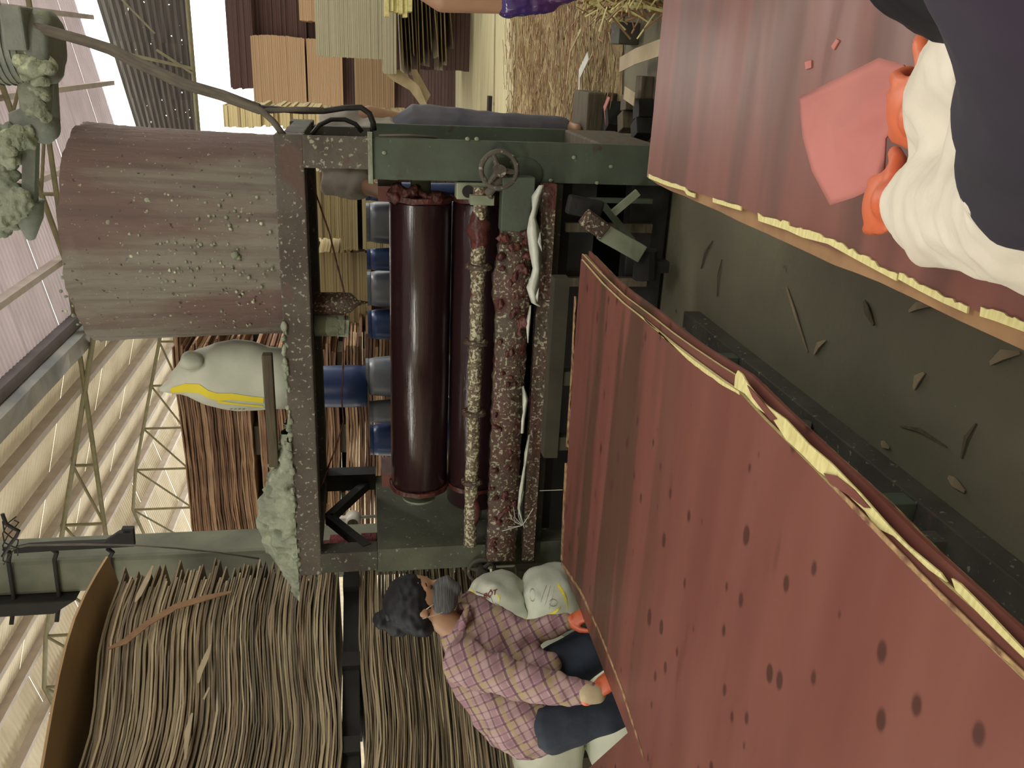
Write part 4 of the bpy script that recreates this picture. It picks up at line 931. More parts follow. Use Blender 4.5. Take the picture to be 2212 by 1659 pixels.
MB().tube([((a_.x+c_.x)/2, 5.42, zt_+.03+s) for s in (0, .01, .1, .3, .39, .42)], [.12, .135, .142, .138, .128, .1], 32).build('body', MT['blue'], t, smooth=True)
MB().tube([((a_.x+c_.x)/2, 5.42, zt_+.45), ((a_.x+c_.x)/2, 5.42, zt_+.48)], .05, 20).build('cap', MT['blue'], t)
rr = thing('red_roller_brush', 'dark red bristle roller in a frame seen through the left of the machine window', 'roller', tuple(at(750, 1170, 1, 4.7)))
P0_, P1_ = at(690, 1178, 1, 4.7), at(812, 1172, 1, 4.7); MB().tube([P0_, P0_.lerp(P1_, .18), P0_.lerp(P1_, .2), P1_], [.03, .03, .062, .062], 20).wob(.006, 40).build('brush', MT['brush'], rr)
MB().tube([P0_+Vector((0, 0, .06)), P1_+Vector((0, 0, -.1))], .02, 10).build('axle', MT['motor'], rr)
MB().bar(at(775, 1155, 1, 4.68), at(778, 1225, 1, 4.68), .03, .03).build('strut', MT['motor'], rr)
MB().box((P0_.x-.2, 4.72, P1_.z-.25), (P0_.x-.02, 4.8, P0_.z-.03)).build('guard', MT['crustdark'], rr, bevel=.01)
MB().bar((P0_.x, 4.8, 0), (P0_.x, 4.8, P1_.z), .06, .06).build('stand', MT['motor'], rr)
w_ = at(762, 1124, 1, 5.4); lm = thing('white_lamp', 'small white round lamp behind the left of the machine window', 'lamp', tuple(w_))
MB().tube([w_+Vector((0, -.05, 0)), w_+Vector((0, .05, 0))], [.05, .055], 20).build('housing', MT['white'], lm, smooth=True)
MB().tube([w_+Vector((0, -.056, 0)), w_+Vector((0, -.048, 0))], .038, 20).build('lens', MT['wood'], lm)
MB().box((w_.x-.02, 5.38, w_.z+.04), (w_.x+.03, 5.42, w_.z+.09)).build('clamp', MT['white'], lm)
MB().tube([w_+Vector((0, .04, -.04)), (w_.x, 5.5, 0)], .012, 8).build('stand', MT['motor'], lm)
# ------------------------------------------------------------------ roller table under the left stack, floor rail
tb = thing('sheet_table', 'grey-green steel table carrying the left stack of red sheets', 'table', (-1.25, 1.9, 0))
for xx in (-1.0, -1.78):
    MB().box((xx-.035, .6, 0.0), (xx+.035, 3.3, .07)).build('floor_rail', DG, tb, bevel=.004)
    MB().box((xx-.03, .75, .44), (xx+.03, 2.85, .52)).build('top_rail', DG, tb, bevel=.004)
    for yy in (.85, 1.68, 2.75): MB().box((xx-.03, yy-.03, .07), (xx+.03, yy+.03, .44)).build('leg', GR, tb, bevel=.003)
for yy in (.85, 1.68, 2.75): MB().box((-1.75, yy-.03, .46), (-1.03, yy+.03, .51)).build('cross_member', DG, tb)
MB().bar((-1.0, 1.68, .40), (-1.0, 2.2, .08), .03, .04).build('brace', DG, tb)
MB().bar((-1.0, 1.55, .08), (-1.75, 1.55, .08), .05, .05).build('cross_member', DG, tb)
# the angled arm, gusset and box seen between machine foot and left stack
ar = thing('feed_arm', 'pale green slanted arm with a rusty end beside the machine foot', 'arm', tuple(at(1310, 500, 1, 3.5)))
MB().bar(at(1300, 500, 1, 3.5), at(1385, 548, 1, 3.5), .05, .075).build('beam', MT['shaft'], ar, bevel=.004)
MB().bar(at(1262, 468, 1, 3.48), at(1305, 500, 1, 3.49), .055, .07).build('rusty_end', MT['crustbar'], ar, bevel=.006)
MB().bar(at(1225, 440, 1, 3.55), at(1300, 455, 1, 3.55), .08, .045).build('black_motor', BK, ar, bevel=.01)
MB().bar(at(1325, 460, 1, 3.6), at(1378, 415, 1, 3.6), .02, .03).build('gusset', MT['shaft'], ar)
MB().bar(at(1385, 575, 1, 3.55), at(1385, 575, 1, 3.55)+Vector((0, 0, -.12)), .05, .05).build('foot', BK, ar)
MB().tube([at(1395, 540, 1, 3.55), at(1392, 600, 1, 3.55)], .05, 12).wob(.01, 20).build('fluff_wrap', MT['black'], ar)
pr = at(1205, 600, 1, 3.2); pl_ = at(1205, 985, 1, 3.2)
rk = thing('timber_rest', 'old timber rest behind the far edge of the left red stack', 'timber', ((pr.x+pl_.x)/2, 3.2, 0))
MB().box((pl_.x, 3.18, .60), (pr.x, 3.25, .66)).wob(.004, 8).build('timber', MT['rest'], rk)
for xx in (pl_.x+.06, pr.x-.42): MB().box((xx-.03, 3.19, 0), (xx+.03, 3.24, .6)).build('leg', MT['rest'], rk)
# ------------------------------------------------------------------ red sheets
ZS = .63
def W2(x, y, z=ZS): p = at(x, y, 2, z); return (p.x, p.y)
def grow(poly, dx, dy, rot=0):
    return [(x+dx, y+dy) for x, y in poly]
edge = [(1255,560), (1300,612), (1345,655), (1400,698), (1450,740), (1500,778), (1560,822), (1595,845), (1650,905), (1750,1005), (1850,1108), (1950,1212), (2050,1312), (2150,1410), (2260,1515)]
base = [W2(1212,1212), W2(1228,960), W2(1240,760)]+[W2(*p) for p in edge]+[(-.66, .45), (-1.88, .45)]
rs = thing if False else None
GRP = 'red plywood sheets of the left stack'
labs = ['topmost red filmed plywood sheet of the left stack, dotted with dark knots', 'second red sheet of the left stack, peeping out past the top sheet', 'third red sheet of the left stack, with a torn pale edge', 'fourth red sheet of the left stack, shifted toward the floor aisle', 'lowest sheet of the left stack resting on the steel table']
t_ = [.0075, .006, .007, .007, .010]; z = ZS; offs = [(0, 0), (.016, .035), (.010, .03), (.03, .012), (.02, -.01)]
tops = []
for k in range(5):
    rn = random.Random(k); poly = [(x+offs[k][0]+(.006*noise.noise(Vector((y*6, k*5, 0))) if k else 0), y+offs[k][1]) for x, y in base]
    b = MB().plate(poly, z-t_[k], z, 0, 1); o = b.build('plywood_sheet', [MT['red'], MT['ply_edge'] if k in (2, 4) else MT['cream'] if k < 2 else MT['red']]); tag(o, labs[k], 'plywood sheet', GRP); tops.append((o, z)); z -= t_[k]+(.003 if k < 4 else 0)
MB_b = thing('stack_bearers', 'dark bearers between the left red stack and its steel table', 'timber', (-1.27, 1.8, .52))
for yy in (.8, 1.68, 2.7): MB().box((-1.8, yy-.04, .52), (-.72, yy+.04, z)).build('bearer', MT['black'], MB_b)
def patch(px, zz, m_, name, parent, t=.002):
    return MB().plate([(p.x, p.y) for p in [at(x, y, 2, zz) for x, y in px]], zz-t, zz).build(name, m_, parent)
top, zt0 = tops[0]
# pale bare margins along the sheet edge
def jag(pts, amp, seed):
    rn = random.Random(seed); out = []
    for (x0, y0), (x1, y1) in zip(pts[:-1], pts[1:]):
        n_ = max(2, int(math.hypot(x1-x0, y1-y0)/9))
        for i in range(n_): t = i/n_; out.append((x0+(x1-x0)*t+rn.uniform(-amp, amp), y0+(y1-y0)*t+rn.uniform(-amp, amp)))
    out.append(pts[-1]); return out
patch(jag([(1380,680),(1440,735),(1500,790),(1560,832),(1597,853)], 1.5, 1)[::1]+[(1596,846),(1560,823),(1500,779),(1440,733),(1395,695)], ZS+.002, MT['cream'], 'bare_margin', top)
patch(jag([(1226,965),(1236,800),(1243,640)], 1.6, 2)+[(1240,640),(1233,800),(1222,965)], ZS+.002, MT['ply_edge'], 'bare_margin', top)
patch(jag([(1214,1210),(1219,1100),(1224,1000)], 1.0, 2)+[(1220,1000),(1215,1100),(1211,1210)], ZS+.002, MT['ply_edge'], 'bare_margin', top)
patch([(1214,1215),(1255,1275),(1300,1375),(1345,1490),(1392,1640),(1389,1640),(1342,1492),(1298,1378),(1252,1279),(1212,1220)], ZS+.002, MT['ply_edge'], 'bare_margin', top)
patch(jag([(1795,1050),(1900,1160),(2020,1282),(2120,1378),(2230,1480)], 1.2, 4)+[(2236,1474),(2126,1372),(2026,1276),(1906,1152),(1800,1045)], ZS+.002, MT['ply_edge'], 'bare_margin', top)
# the peeled veneer tongue along the right edge
vt = [(1602,800),(1612,808),(1624,830),(1650,868),(1700,906),(1745,960),(1790,1000),(1850,1068),(1905,1135),(1945,1180),(2015,1238),(2030,1258),(1990,1232),(1915,1158),(1880,1140),(1858,1105),(1800,1045),(1765,1018),(1735,985),(1700,950),(1672,905),(1640,880),(1617,850),(1594,836),(1596,812)]
def tongue(px, zz, t, mt_, name, parent):
    b = MB(); n_ = len(px); P = [at(x, y, 2, zz) for x, y in px]
    b.plate([(p.x, p.y) for p in P], zz-t, zz); 
    for v in b.v: v.z += .010*math.sin(v.y*5)+.004*noise.noise(v*9)
    return b.build(name, mt_, parent)
vs_ = tongue(vt, .635, .003, MT['cream'], 'torn_veneer_tongue', None); tag(vs_, 'long yellow torn veneer tongue along the aisle edge of the left red stack', 'veneer strip')
tongue([(1622,832),(1640,852),(1660,880),(1680,905),(1668,908),(1650,885),(1632,858)], .6375, .002, MT['red'], 'red_film_remnant', vs_)
tongue([(1775,1022),(1800,1028),(1835,1058),(1868,1098),(1856,1097),(1820,1068),(1788,1045)], .6375, .002, MT['red'], 'red_film_remnant', vs_)
v2 = tongue([(2040,1250),(2060,1262),(2120,1322),(2190,1395),(2250,1450),(2250,1462),(2185,1408),(2110,1335),(2050,1275)], .628, .003, MT['cream'], 'torn_veneer', None); tag(v2, 'thin yellow torn veneer edge at the bottom corner of the left red stack', 'veneer strip')
# red sheet behind the woman, lower left
b = MB().plate([W2(1262,1668,.60), W2(1366,1574,.60), W2(1400,1672,.60), W2(1400,1900,.60), W2(1262,1900,.60)], .585, .60, 0, 1)
tag(b.build('plywood_sheet', [MT['red'], MT['cream']]), 'red plywood sheet peeking out left of the left stack at the bottom edge', 'plywood sheet')
# bearers of that sheet
c_ = at(1330, 1690, 2, .58); tag(MB().box((c_.x-.25, c_.y-.2, 0), (c_.x+.05, c_.y+.0, .585)).build('wood_block', MT['wood'], bevel=.01), 'wooden block under the small red sheet at the bottom left', 'block')
# right stack
er = [(1399,377),(1425,386),(1450,396),(1472,402),(1490,411),(1530,424),(1575,442),(1620,456),(1660,478),(1700,500),(1750,520),(1800,540),(1850,555),(1890,575),(1940,596),(2000,625),(2060,655),(2100,668),(2150,690),(2240,722)]
eb = [(1397,382),(1420,398),(1450,413),(1480,424),(1500,434),(1550,455),(1600,480),(1650,502),(1700,525),(1750,548),(1800,572),(1850,590),(1900,610),(1980,648),(2070,692),(2212,757),(2260,778)]
far_ = W2(1432, -10); XR_ = .64
pr_ = [W2(*p) for p in er]; pb2 = [W2(*p, .622) for p in eb]
o1 = tag(MB().plate(pr_+[(pr_[-1][0], .60), (XR_, .60), (XR_, far_[1])], .622, .630, 0, 1).build('plywood_sheet', [MT['red_plain'], MT['cream']]), 'topmost red filmed plywood sheet of the right stack under the gloved hands', 'plywood sheet', 'plywood sheets of the right stack')
o2 = tag(MB().plate(pb2+[(pb2[-1][0], .60), (XR_, .60), (XR_, far_[1]+.006)], .612, .6215).build('core_sheet', MT['brown']), 'brown core sheet with a wavy edge directly under the top right red sheet', 'plywood sheet', 'plywood sheets of the right stack')
cs = [(1438,392),(1450,402),(1478,411),(1482,405),(1496,414)]
for k, (pp, am) in enumerate([([(1401,376),(1440,392),(1478,403),(1484,412),(1500,418)], 1.2), ([(1540,428),(1600,446)], 1.0), ([(1640,462),(1700,482),(1735,498),(1790,512),(1850,545),(1900,572),(1938,592)], 4), ([(1942,588),(1985,612),(2040,640),(2090,662)], 3), ([(2118,662),(2150,672),(2212,695),(2240,705)], 4)]):
    low = [(x-2*(k > 1), y+9+(6 if k > 1 else 0)+(6 if k == 4 else 0)) for x, y in pp]
    patch(jag(pp, am, 30+k)+low[::-1], .633, MT['cream'], 'bare_margin', o1, .003)
for k in range(12):
    patch_ = MB().plate([(pb2[0][0]+.02+.006*math.sin(k*2.1), far_[1]-.01-.004*(k % 3)), (XR_, far_[1]-.01), (XR_, .62), (pb2[0][0]+.02+.006*math.sin(k*2.1), .62)], .610-.0145*(k+1), .609-.0145*k)
    tag(patch_.build('plywood_sheet', MT['ply_edge']), 'hidden lower plywood sheet inside the right stack', 'plywood sheet', 'lower sheets of the right stack')
pp_ = thing('stack_table', 'dark steel table under the right red stack', 'table', (.2, 1.4, 0))
MB().box((-.18, .7, .38), (.56, 2.2, .433)).build('top', BK, pp_)
for xx in (-.12, .5):
    for yy in (.78, 2.1): MB().box((xx-.03, yy-.03, 0), (xx+.03, yy+.03, .38)).build('leg', BK, pp_)
# flakes on the right sheet
for k, px in enumerate([((1738,134),(1752,130),(1752,146),(1740,150)), ((1795,100),(1806,84),(1812,88),(1800,108))]):
    tag(patch(px, .6325, MT['pink'], 'film_flake', None), ['small square pale flake on the right red sheet', 'slim pale scratch flake on the right red sheet above the square one'][k], 'flake')
#PART3
# ------------------------------------------------------------------ flour sacks heaped behind the woman
def pillow(c, half, name, label, m_=None, rot=None, seed=0, e=.55, amp=.02):
    b = MB(); N, K = 48, 26; c = Vector(c); M3 = (rot or Matrix.Identity(3))
    for i in range(K+1):
        ph = -PI/2+PI*i/K
        for k in range(N):
            a = 2*PI*k/N; g = lambda v, ee: math.copysign(abs(v)**ee, v)
            p = Vector((half[0]*g(math.cos(ph), e)*g(math.cos(a), e), half[1]*g(math.cos(ph), .8)*g(math.sin(a), e), half[2]*g(math.sin(ph), .75)))
            q = p*6+Vector((seed*3.1,)*3)
            fold = abs(noise.noise(q*1.3))*-1.6+noise.noise(q*2.6)*.5
            p += p.normalized()*amp*fold if p.length else p; b.v.append(c+M3 @ p)
    for i in range(K):
        for k in range(N): b.f.append((i*N+k, i*N+(k+1) % N, (i+1)*N+(k+1) % N, (i+1)*N+k)); b.m.append(0)
    t = thing(name, label, 'sack', (c.x, c.y, c.z-half[2]))
    return t, b.build('bag', m_ or MT['sack'], t, smooth=True)
def pillow_px(px, Yc, dep, label, **k):
    x0, y0, x1, y1 = px; a = at((x0+x1)/2, y1, 1, Yc); c = at((x0+x1)/2, y0, 1, Yc); zt = at(x0, (y0+y1)/2, 1, Yc).z; zb = max(0, at(x1, (y0+y1)/2, 1, Yc).z)
    return pillow(((a.x+c.x)/2, Yc, (zt+zb)/2), ((c.x-a.x)/2, dep, (zt-zb)/2), 'flour_sack', label, **k)
tA, bA = pillow_px((998,1245,1130,1420), 3.42, .16, 'white printed flour sack just left of the machine plate, lettered in brown red', seed=1, amp=.03, rot=Matrix.Rotation(.25, 3, 'Y'))
tB, bB = pillow_px((1120,1235,1252,1440), 3.40, .17, 'white flour sack with a yellow edge below the lettered sack', seed=2, amp=.03)
tC, bC = pillow_px((1108,1400,1262,1700), 3.12, .20, 'plain white sack behind the trousers of the woman at the bottom edge', seed=3, amp=.02)
tD, bD = pillow_px((1262,1330,1400,1640), 3.10, .22, 'white sack lying lowest behind the woman and the left red stack', seed=4, amp=.02)
tE, bE = pillow_px((1250,1240,1400,1400), 3.45, .2, 'white sack on the floor under the yellow edged sack', seed=6, amp=.02)
drape(bA, [(1028,1278,1.6),(1060,1290,1.2),(1075,1330,1.0)], 1, 'print_line', MT['ink'], tA)
drape(bA, [(1008,1268,2),(1020,1276,3),(1030,1290,1.5)], 1, 'yellow_print', MT['yellow'], tA)
drape(bA, [(1072,1284,2),(1080,1292,2.5),(1076,1302,1.5)], 1, 'yellow_print', MT['yellow'], tA)
drape(bB, [(1204,1262,4),(1216,1280,6),(1224,1300,7),(1226,1318,5)], 1, 'yellow_edge', MT['yellow'], tB)
drape(bB, [(1182,1330,2),(1200,1322,3),(1212,1310,2)], 1, 'yellow_edge', MT['yellow'], tB)
for j in range(3): drape(bB, [(1168+j*9,1300+j*8,.9),(1176+j*9,1275+j*6,.9),(1182+j*8,1262,.9)], 1, 'print_line', MT['ink'], tB)
for j, (cx, cy, rx, ry) in enumerate(((1068,1310,12,6),(1195,1302,9,8),(1150,1285,6,14),(1052,1300,5,9))):
    drape(bA if j in (0, 3) else bB, [(cx+rx*math.cos(a*.7), cy+ry*math.sin(a*.7), .8) for a in range(10)], .8, 'scribble', MT['ink'], tA if j in (0, 3) else tB, .005)
for j in range(9): drape(bC, [(1196+(j*37) % 22, 1590+(j*23) % 20, 1.2), (1200+(j*37) % 22, 1591+(j*23) % 20, 1.2)], 1.2, 'print_dot', MT['ink'], tC)
tx = bpy.data.curves.new('lettering', 'FONT'); tx.body = 'BỘT'; tx.size = .05; tx.extrude = .001; tx.offset = .0012; tx.align_x = 'CENTER'
to = bpy.data.objects.new('tmp_text', tx); COL.objects.link(to); dg = bpy.context.evaluated_depsgraph_get(); me = bpy.data.meshes.new_from_object(to.evaluated_get(dg)); bpy.data.objects.remove(to)
# lay the lettering on the sack: it reads along the upright picture, running slightly up to the right
bv = BVHTree.FromPolygons([v.co+WP[bA.name] for v in bA.data.vertices], [tuple(p.vertices) for p in bA.data.polygons])
xs_ = [v.co.x for v in me.vertices]; xm_, xr_ = min(xs_), max(xs_)-min(xs_); K_ = 29/xr_
for v in me.vertices:
    u_ = (v.co.x-xm_)*K_; px_, py_ = 1044+u_+v.co.y*K_*.15, 1293-u_*.36-v.co.y*K_; d = ray(px_, py_).normalized(); h_ = bv.ray_cast(CP, d)
    v.co = (h_[0] if h_[0] else at(px_, py_, 1, 3.25))-d*(.004+abs(v.co.z))
me.materials.append(MT['red_ink']); me.transform(Matrix.Translation(-WP[tA.name])); lo_ = bpy.data.objects.new('lettering', me); COL.objects.link(lo_); lo_.parent = tA
# ------------------------------------------------------------------ people
def frame(fw, up):
    f_ = Vector(fw).normalized(); s_ = f_.cross(Vector(up)).normalized(); u_ = s_.cross(f_); return f_, s_, u_      # s_ points to the person's right
def hand(mb, wrist, fw, up, thumb, curl=.5, sc=1.0, r=.0085, spread=.12):
    """palm and five separate fingers; thumb=+1 puts it on the s_ side"""
    f_, s_, u_ = frame(fw, up); W_ = Vector(wrist); s_ = s_*thumb
    M3 = Matrix((f_, s_, u_)).transposed()
    mb.ell(W_+f_*.048*sc, (.055*sc, .042*sc, .017*sc), 16, 10, M3); mb.limb([W_-f_*.03*sc, W_+f_*.02*sc], [.027*sc, .028*sc], 12)
    for k, (off, ln) in enumerate(((.030, .074), (.010, .082), (-.011, .076), (-.031, .060))):
        b0 = W_+f_*(.085-abs(off)*.2)*sc+s_*off*sc; a = curl*.6; P = [b0-f_*.02*sc, b0]; d = f_*math.cos(a)-u_*math.sin(a)+s_*off*spread*8; d.normalize()
        for j, q in enumerate((.45, .30, .25)):
            P.append(P[-1]+d*ln*q*sc); a += curl*.75; d = (f_*math.cos(a)-u_*math.sin(a)+s_*off*spread*8).normalized()
        mb.limb(P, [r*1.15*sc, r*1.1*sc, r*1.05*sc, r*.95*sc, r*.8*sc], 10)
    t0 = W_+f_*.025*sc+s_*.028*sc; d = (f_*.6+s_*.7-u_*.35).normalized()
    mb.limb([t0, t0+d*.035*sc, t0+d*.055*sc+f_*.016*sc, t0+d*.06*sc+f_*.040*sc-u_*.01], [r*1.6*sc, r*1.4*sc, r*1.15*sc, r*.95*sc], 10)
def head(mb, c, fw, up, sc=1.0):
    f_, s_, u_ = frame(fw, up); c = Vector(c); M3 = Matrix((f_, s_, u_)).transposed()
    mb.ell(c+u_*.02*sc, (.092*sc, .074*sc, .092*sc), 24, 16, M3); mb.ell(c+f_*.025*sc-u_*.045*sc, (.062*sc, .055*sc, .072*sc), 20, 14, M3)
    mb.ell(c+f_*.06*sc-u_*.095*sc, (.026*sc, .028*sc, .022*sc), 12, 8, M3)
    mb.limb([c+f_*.082*sc+u_*.012*sc, c+f_*.100*sc-u_*.022*sc], [.008*sc, .014*sc], 8)
    for q in (-1, 1):
        mb.ell(c+f_*.074*sc+s_*.03*q*sc+u_*.022*sc, (.016*sc, .022*sc, .008*sc), 10, 8, M3)
        mb.ell(c+s_*.076*q*sc-u_*.012*sc-f_*.005*sc, (.017*sc, .009*sc, .030*sc), 10, 8, M3)
    mb.limb([c+f_*.084*sc-u_*.056*sc-s_*.02*sc, c+f_*.088*sc-u_*.056*sc, c+f_*.084*sc-u_*.056*sc+s_*.02*sc], [.006*sc, .008*sc, .006*sc], 8)
def eyes(t, body, c, fw, up, sc=1.0):
    f_, s_, u_ = frame(fw, up); c = Vector(c)
    for q in (-1, 1):
        p = c+f_*.080*sc+s_*.03*q*sc+u_*.005*sc
        MB().ell(p, (.008*sc, .011*sc, .006*sc), 10, 8, Matrix((f_, s_, u_)).transposed()).build('eye', MT['blackrub'], t, smooth=True)
        MB().limb([p+u_*.020*sc-s_*.013*sc, p+u_*.024*sc+f_*.002, p+u_*.019*sc+s_*.013*sc], [.0025*sc, .003*sc, .002*sc], 6).build('eyebrow', MT['hair'], t, smooth=True)
# -- the woman in the plaid shirt
A0 = lambda x, y, c: at(x, y, 0, c)
wm = thing('person', 'person in pink plaid shirt and grey mask beside the left red stack', 'person', (-2.2, 2.45, 0))
hc_ = A0(908, 1300, -1.90); hf = Vector((.80, .12, -.50)); hu = Vector((.42, .1, .9))
neck = A0(972, 1350, -1.99); shn = A0(1000, 1425, -2.00)+Vector((0, -.02, 0)); shf = A0(1010, 1330, -2.0)+Vector((0, .04, 0))
ch = A0(1025, 1405, -2.08); mid = A0(1075, 1468, -2.15); pel = A0(1150, 1535, -2.20)
eln = A0(1145, 1478, -1.97); wrn = A0(1275, 1497, -1.93); elf = A0(1130, 1372, -1.98); wrf = A0(1218, 1348, -1.93)
kn = Vector((-2.08, 2.30, .47)); an = Vector((-2.14, 2.28, .10)); kf = Vector((-2.02, 2.58, .47)); af = Vector((-2.08, 2.60, .10))
hipn = pel+Vector((.02, -.09, -.04)); hipf = pel+Vector((.02, .10, -.02))
b = MB(); b.limb([pel, mid, ch, (ch+neck)/2], [.14, .125, .13, .07]); b.limb([(ch+neck)/2, neck, hc_-hf.normalized()*.03-Vector((0, 0, .05))], [.06, .052, .055])
head(b, hc_, hf, hu, 1.0)
for s_, e_, w_ in ((shn, eln, wrn), (shf, elf, wrf)): b.limb([ch.lerp(s_, .6), s_, e_, w_], [.06, .052, .040, .028])
for h_, k_, a_ in ((hipn, kn, an), (hipf, kf, af)): b.limb([h_, k_, a_], [.085, .056, .038]); b.limb([a_-Vector((.03, 0, .05)), a_+Vector((.05, 0, -.065)), a_+Vector((.13, 0, -.075))], [.032, .034, .026])
body_w = union(b, 'body', MT['skin'], wm, .008, 4)
b = MB(); b.limb([ch.lerp(shn, .3), shn, shn.lerp(eln, .5), eln, eln.lerp(wrn, .5), wrn], [.085, .080, .068, .062, .052, .036]); b.limb([ch.lerp(shf, .3), shf, elf, wrf], [.08, .072, .056, .040])
hemb, hemf = A0(1122, 1565, -2.27), A0(1165, 1490, -2.13)
b.limb([ch.lerp(neck, .45), ch, mid, mid.lerp(pel, .55), pel+Vector((0, 0, .02))], [.085, .148, .150, .155, .165]); b.limb([ch, A0(1100, 1540, -2.26)], [.12, .13])
b.limb([A0(1120, 1430, -2.08), A0(1190, 1432, -2.04)], [.08, .04])
shirt = union(b, 'shirt', MT['plaid'], wm, .008, 4, wrinkle=.010, wsc=13)
b = MB(); b.limb([neck+Vector((-.02, -.07, -.03)), neck+Vector((.05, -.045, -.045)), neck+Vector((.075, 0, -.065))], [.016, .018, .010]); b.limb([neck+Vector((-.02, .07, -.03)), neck+Vector((.05, .045, -.05)), neck+Vector((.07, .01, -.07))], [.016, .018, .010]); b.limb([neck+Vector((-.05, -.05, .0)), neck+Vector((-.06, 0, .01)), neck+Vector((-.05, .05, .0))], [.018]*3)
union(b, 'collar', MT['plaid'], shirt, .006, 3)
b = MB(); b.limb([pel, hipn, kn, an+Vector((0, 0, .02))], [.13, .108, .082, .062]); b.limb([pel, hipf, kf, af+Vector((0, 0, .02))], [.13, .105, .080, .060]); union(b, 'trousers', MT['jeans'], wm, .009, 5, wrinkle=.006, wsc=9)
b = MB()
for a_ in (an, af): b.limb([a_-Vector((.035, 0, .058)), a_+Vector((.06, 0, -.065)), a_+Vector((.14, 0, -.072))], [.038, .040, .030])
union(b, 'shoes', MT['black'], wm, .007, 3)
for w_, e_, s_, m_ in ((wrn, eln, 1, 'orange'), (wrf, elf, -1, 'orange')):
    b = MB(); d = (w_-e_).normalized(); hand(b, w_+d*.01, Vector((.45, .12*s_, -.75)), (.75, 0, .5), -s_, .55, .92); union(b, 'glove', MT[m_], wm, .0045, 2)
b = MB().limb([wrn-Vector((0, 0, -.01)), wrn+(wrn-eln).normalized()*.022], [.037, .032]); union(b, 'glove_cuff', MT['core2'], wm, .006, 2)
f_, s_, u_ = frame(hf, hu); M3 = Matrix((f_, s_, u_)).transposed()
b = MB(); b.ell(hc_-f_*.018+u_*.034, (.104, .088, .098), 24, 16, M3); b.ell(hc_-f_*.062-u_*.02, (.060, .078, .085), 20, 14, M3); b.ell(hc_-f_*.11+u_*.03, (.055, .05, .055), 16, 12, M3); b.ell(hc_-f_*.13+u_*.085, (.035, .04, .035), 14, 10, M3)
hr = union(b, 'hair', MT['hair'], wm, .007, 3, wrinkle=.005, wsc=30)
MB().tube([hc_-f_*.10+u_*.07-s_*.035, hc_-f_*.085+u_*.10, hc_-f_*.10+u_*.07+s_*.035], .012, 8).build('hair_tie', MT['blackrub'], hr, smooth=True)
b = MB(); b.ell(hc_+f_*.050-u_*.058, (.066, .066, .066), 24, 16, M3); b.limb([hc_+f_*.08-u_*.025, hc_+f_*.115-u_*.045, hc_+f_*.105-u_*.085], [.03, .028, .026]); mk = union(b, 'face_mask', MT['mask'], wm, .006, 3)
for q in (-1, 1): MB().tube([hc_+f_*.04+s_*.062*q-u_*.03, hc_+s_*.080*q-u_*.0-f_*.01, hc_-f_*.02+s_*.080*q-u_*.02, hc_+f_*.03+s_*.066*q-u_*.075], .0018, 6).build('ear_loop', MT['white'], mk, smooth=True)
eyes(wm, body_w, hc_, hf, hu)
# -- worker behind the machine
A1 = lambda x, y, c=4.95: at(x, y, 1, c)
wk = thing('person', 'person in a pale grey shirt working behind the right upright of the machine', 'person', (-.55, 4.95, .0))
hd = A1(640, 338); nk = A1(690, 335); ch = A1(745, 328); pel = A1(880, 305); s1_, s2_ = A1(715, 268), A1(718, 392)
e1, w1 = A1(800, 246), A1(868, 258); e2, w2 = A1(790, 404, 4.8), A1(848, 424, 4.5)
zfl = .17
kA, kB = Vector((pel.x+.09, 4.9, .66)), Vector((pel.x-.09, 4.9, .66)); aA, aB = Vector((pel.x+.10, 5.0, zfl+.10)), Vector((pel.x-.10, 5.0, zfl+.10))
b = MB(); b.limb([pel, ch, nk], [.13, .13, .055]); b.limb([nk, hd], [.052, .05]); head(b, hd, (-.25, -.85, -.35), (0, -.3, 1))
b.limb([ch.lerp(s1_, .6), s1_, e1, w1], [.06, .055, .046, .034]); b.limb([ch.lerp(s2_, .6), s2_, e2, w2], [.06, .052, .044, .030])
hand(b, w1, (0, -.2, -1), (1, 0, 0), 1, .4); hand(b, w2, (-.3, -.6, -.5), (0, -.3, 1), -1, .5)
for h_, k_, a_ in ((pel+Vector((.08, 0, -.05)), kA, aA), (pel+Vector((-.08, 0, -.05)), kB, aB)): b.limb([h_, k_, a_], [.09, .06, .04]); b.limb([a_+Vector((0, .03, -.05)), a_+Vector((0, -.12, -.07))], [.036, .028])
bd = union(b, 'body', MT['skin'], wk, .009, 3)
b = MB(); b.limb([nk.lerp(ch, .4), ch, ch.lerp(pel, .6)], [.11, .165, .165]); b.limb([ch.lerp(s1_, .5), s1_, s1_.lerp(e1, .55)], [.1, .082, .072]); b.limb([ch.lerp(s2_, .5), s2_, s2_.lerp(e2, .8)], [.1, .085, .078]); b.limb([A1(800, 285, 4.85), A1(848, 276, 4.85)], [.06, .03])
union(b, 'shirt', MT['grey_cloth'], wk, .009, 4, wrinkle=.010, wsc=10)
b = MB(); b.limb([ch.lerp(pel, .85), pel+Vector((.085, 0, -.05)), kA, aA], [.13, .12, .085, .06]); b.limb([ch.lerp(pel, .85), pel+Vector((-.085, 0, -.05)), kB, aB], [.13, .12, .085, .06]); union(b, 'trousers', MT['grey_jean'], wk, .009, 4, wrinkle=.006, wsc=9)
b = MB(); b.ell(hd+Vector((0, .02, .04)), (.09, .1, .09), 20, 14); union(b, 'hair', MT['hair'], wk, .008, 2); eyes(wk, bd, hd, (-.25, -.85, -.35), (0, -.3, 1))
tag(MB().box((pel.x-.3, 4.8, 0), (pel.x+.3, 5.15, zfl)).build('standing_block', MT['wood'], bevel=.01), 'low wooden block the worker behind the machine stands on', 'block')
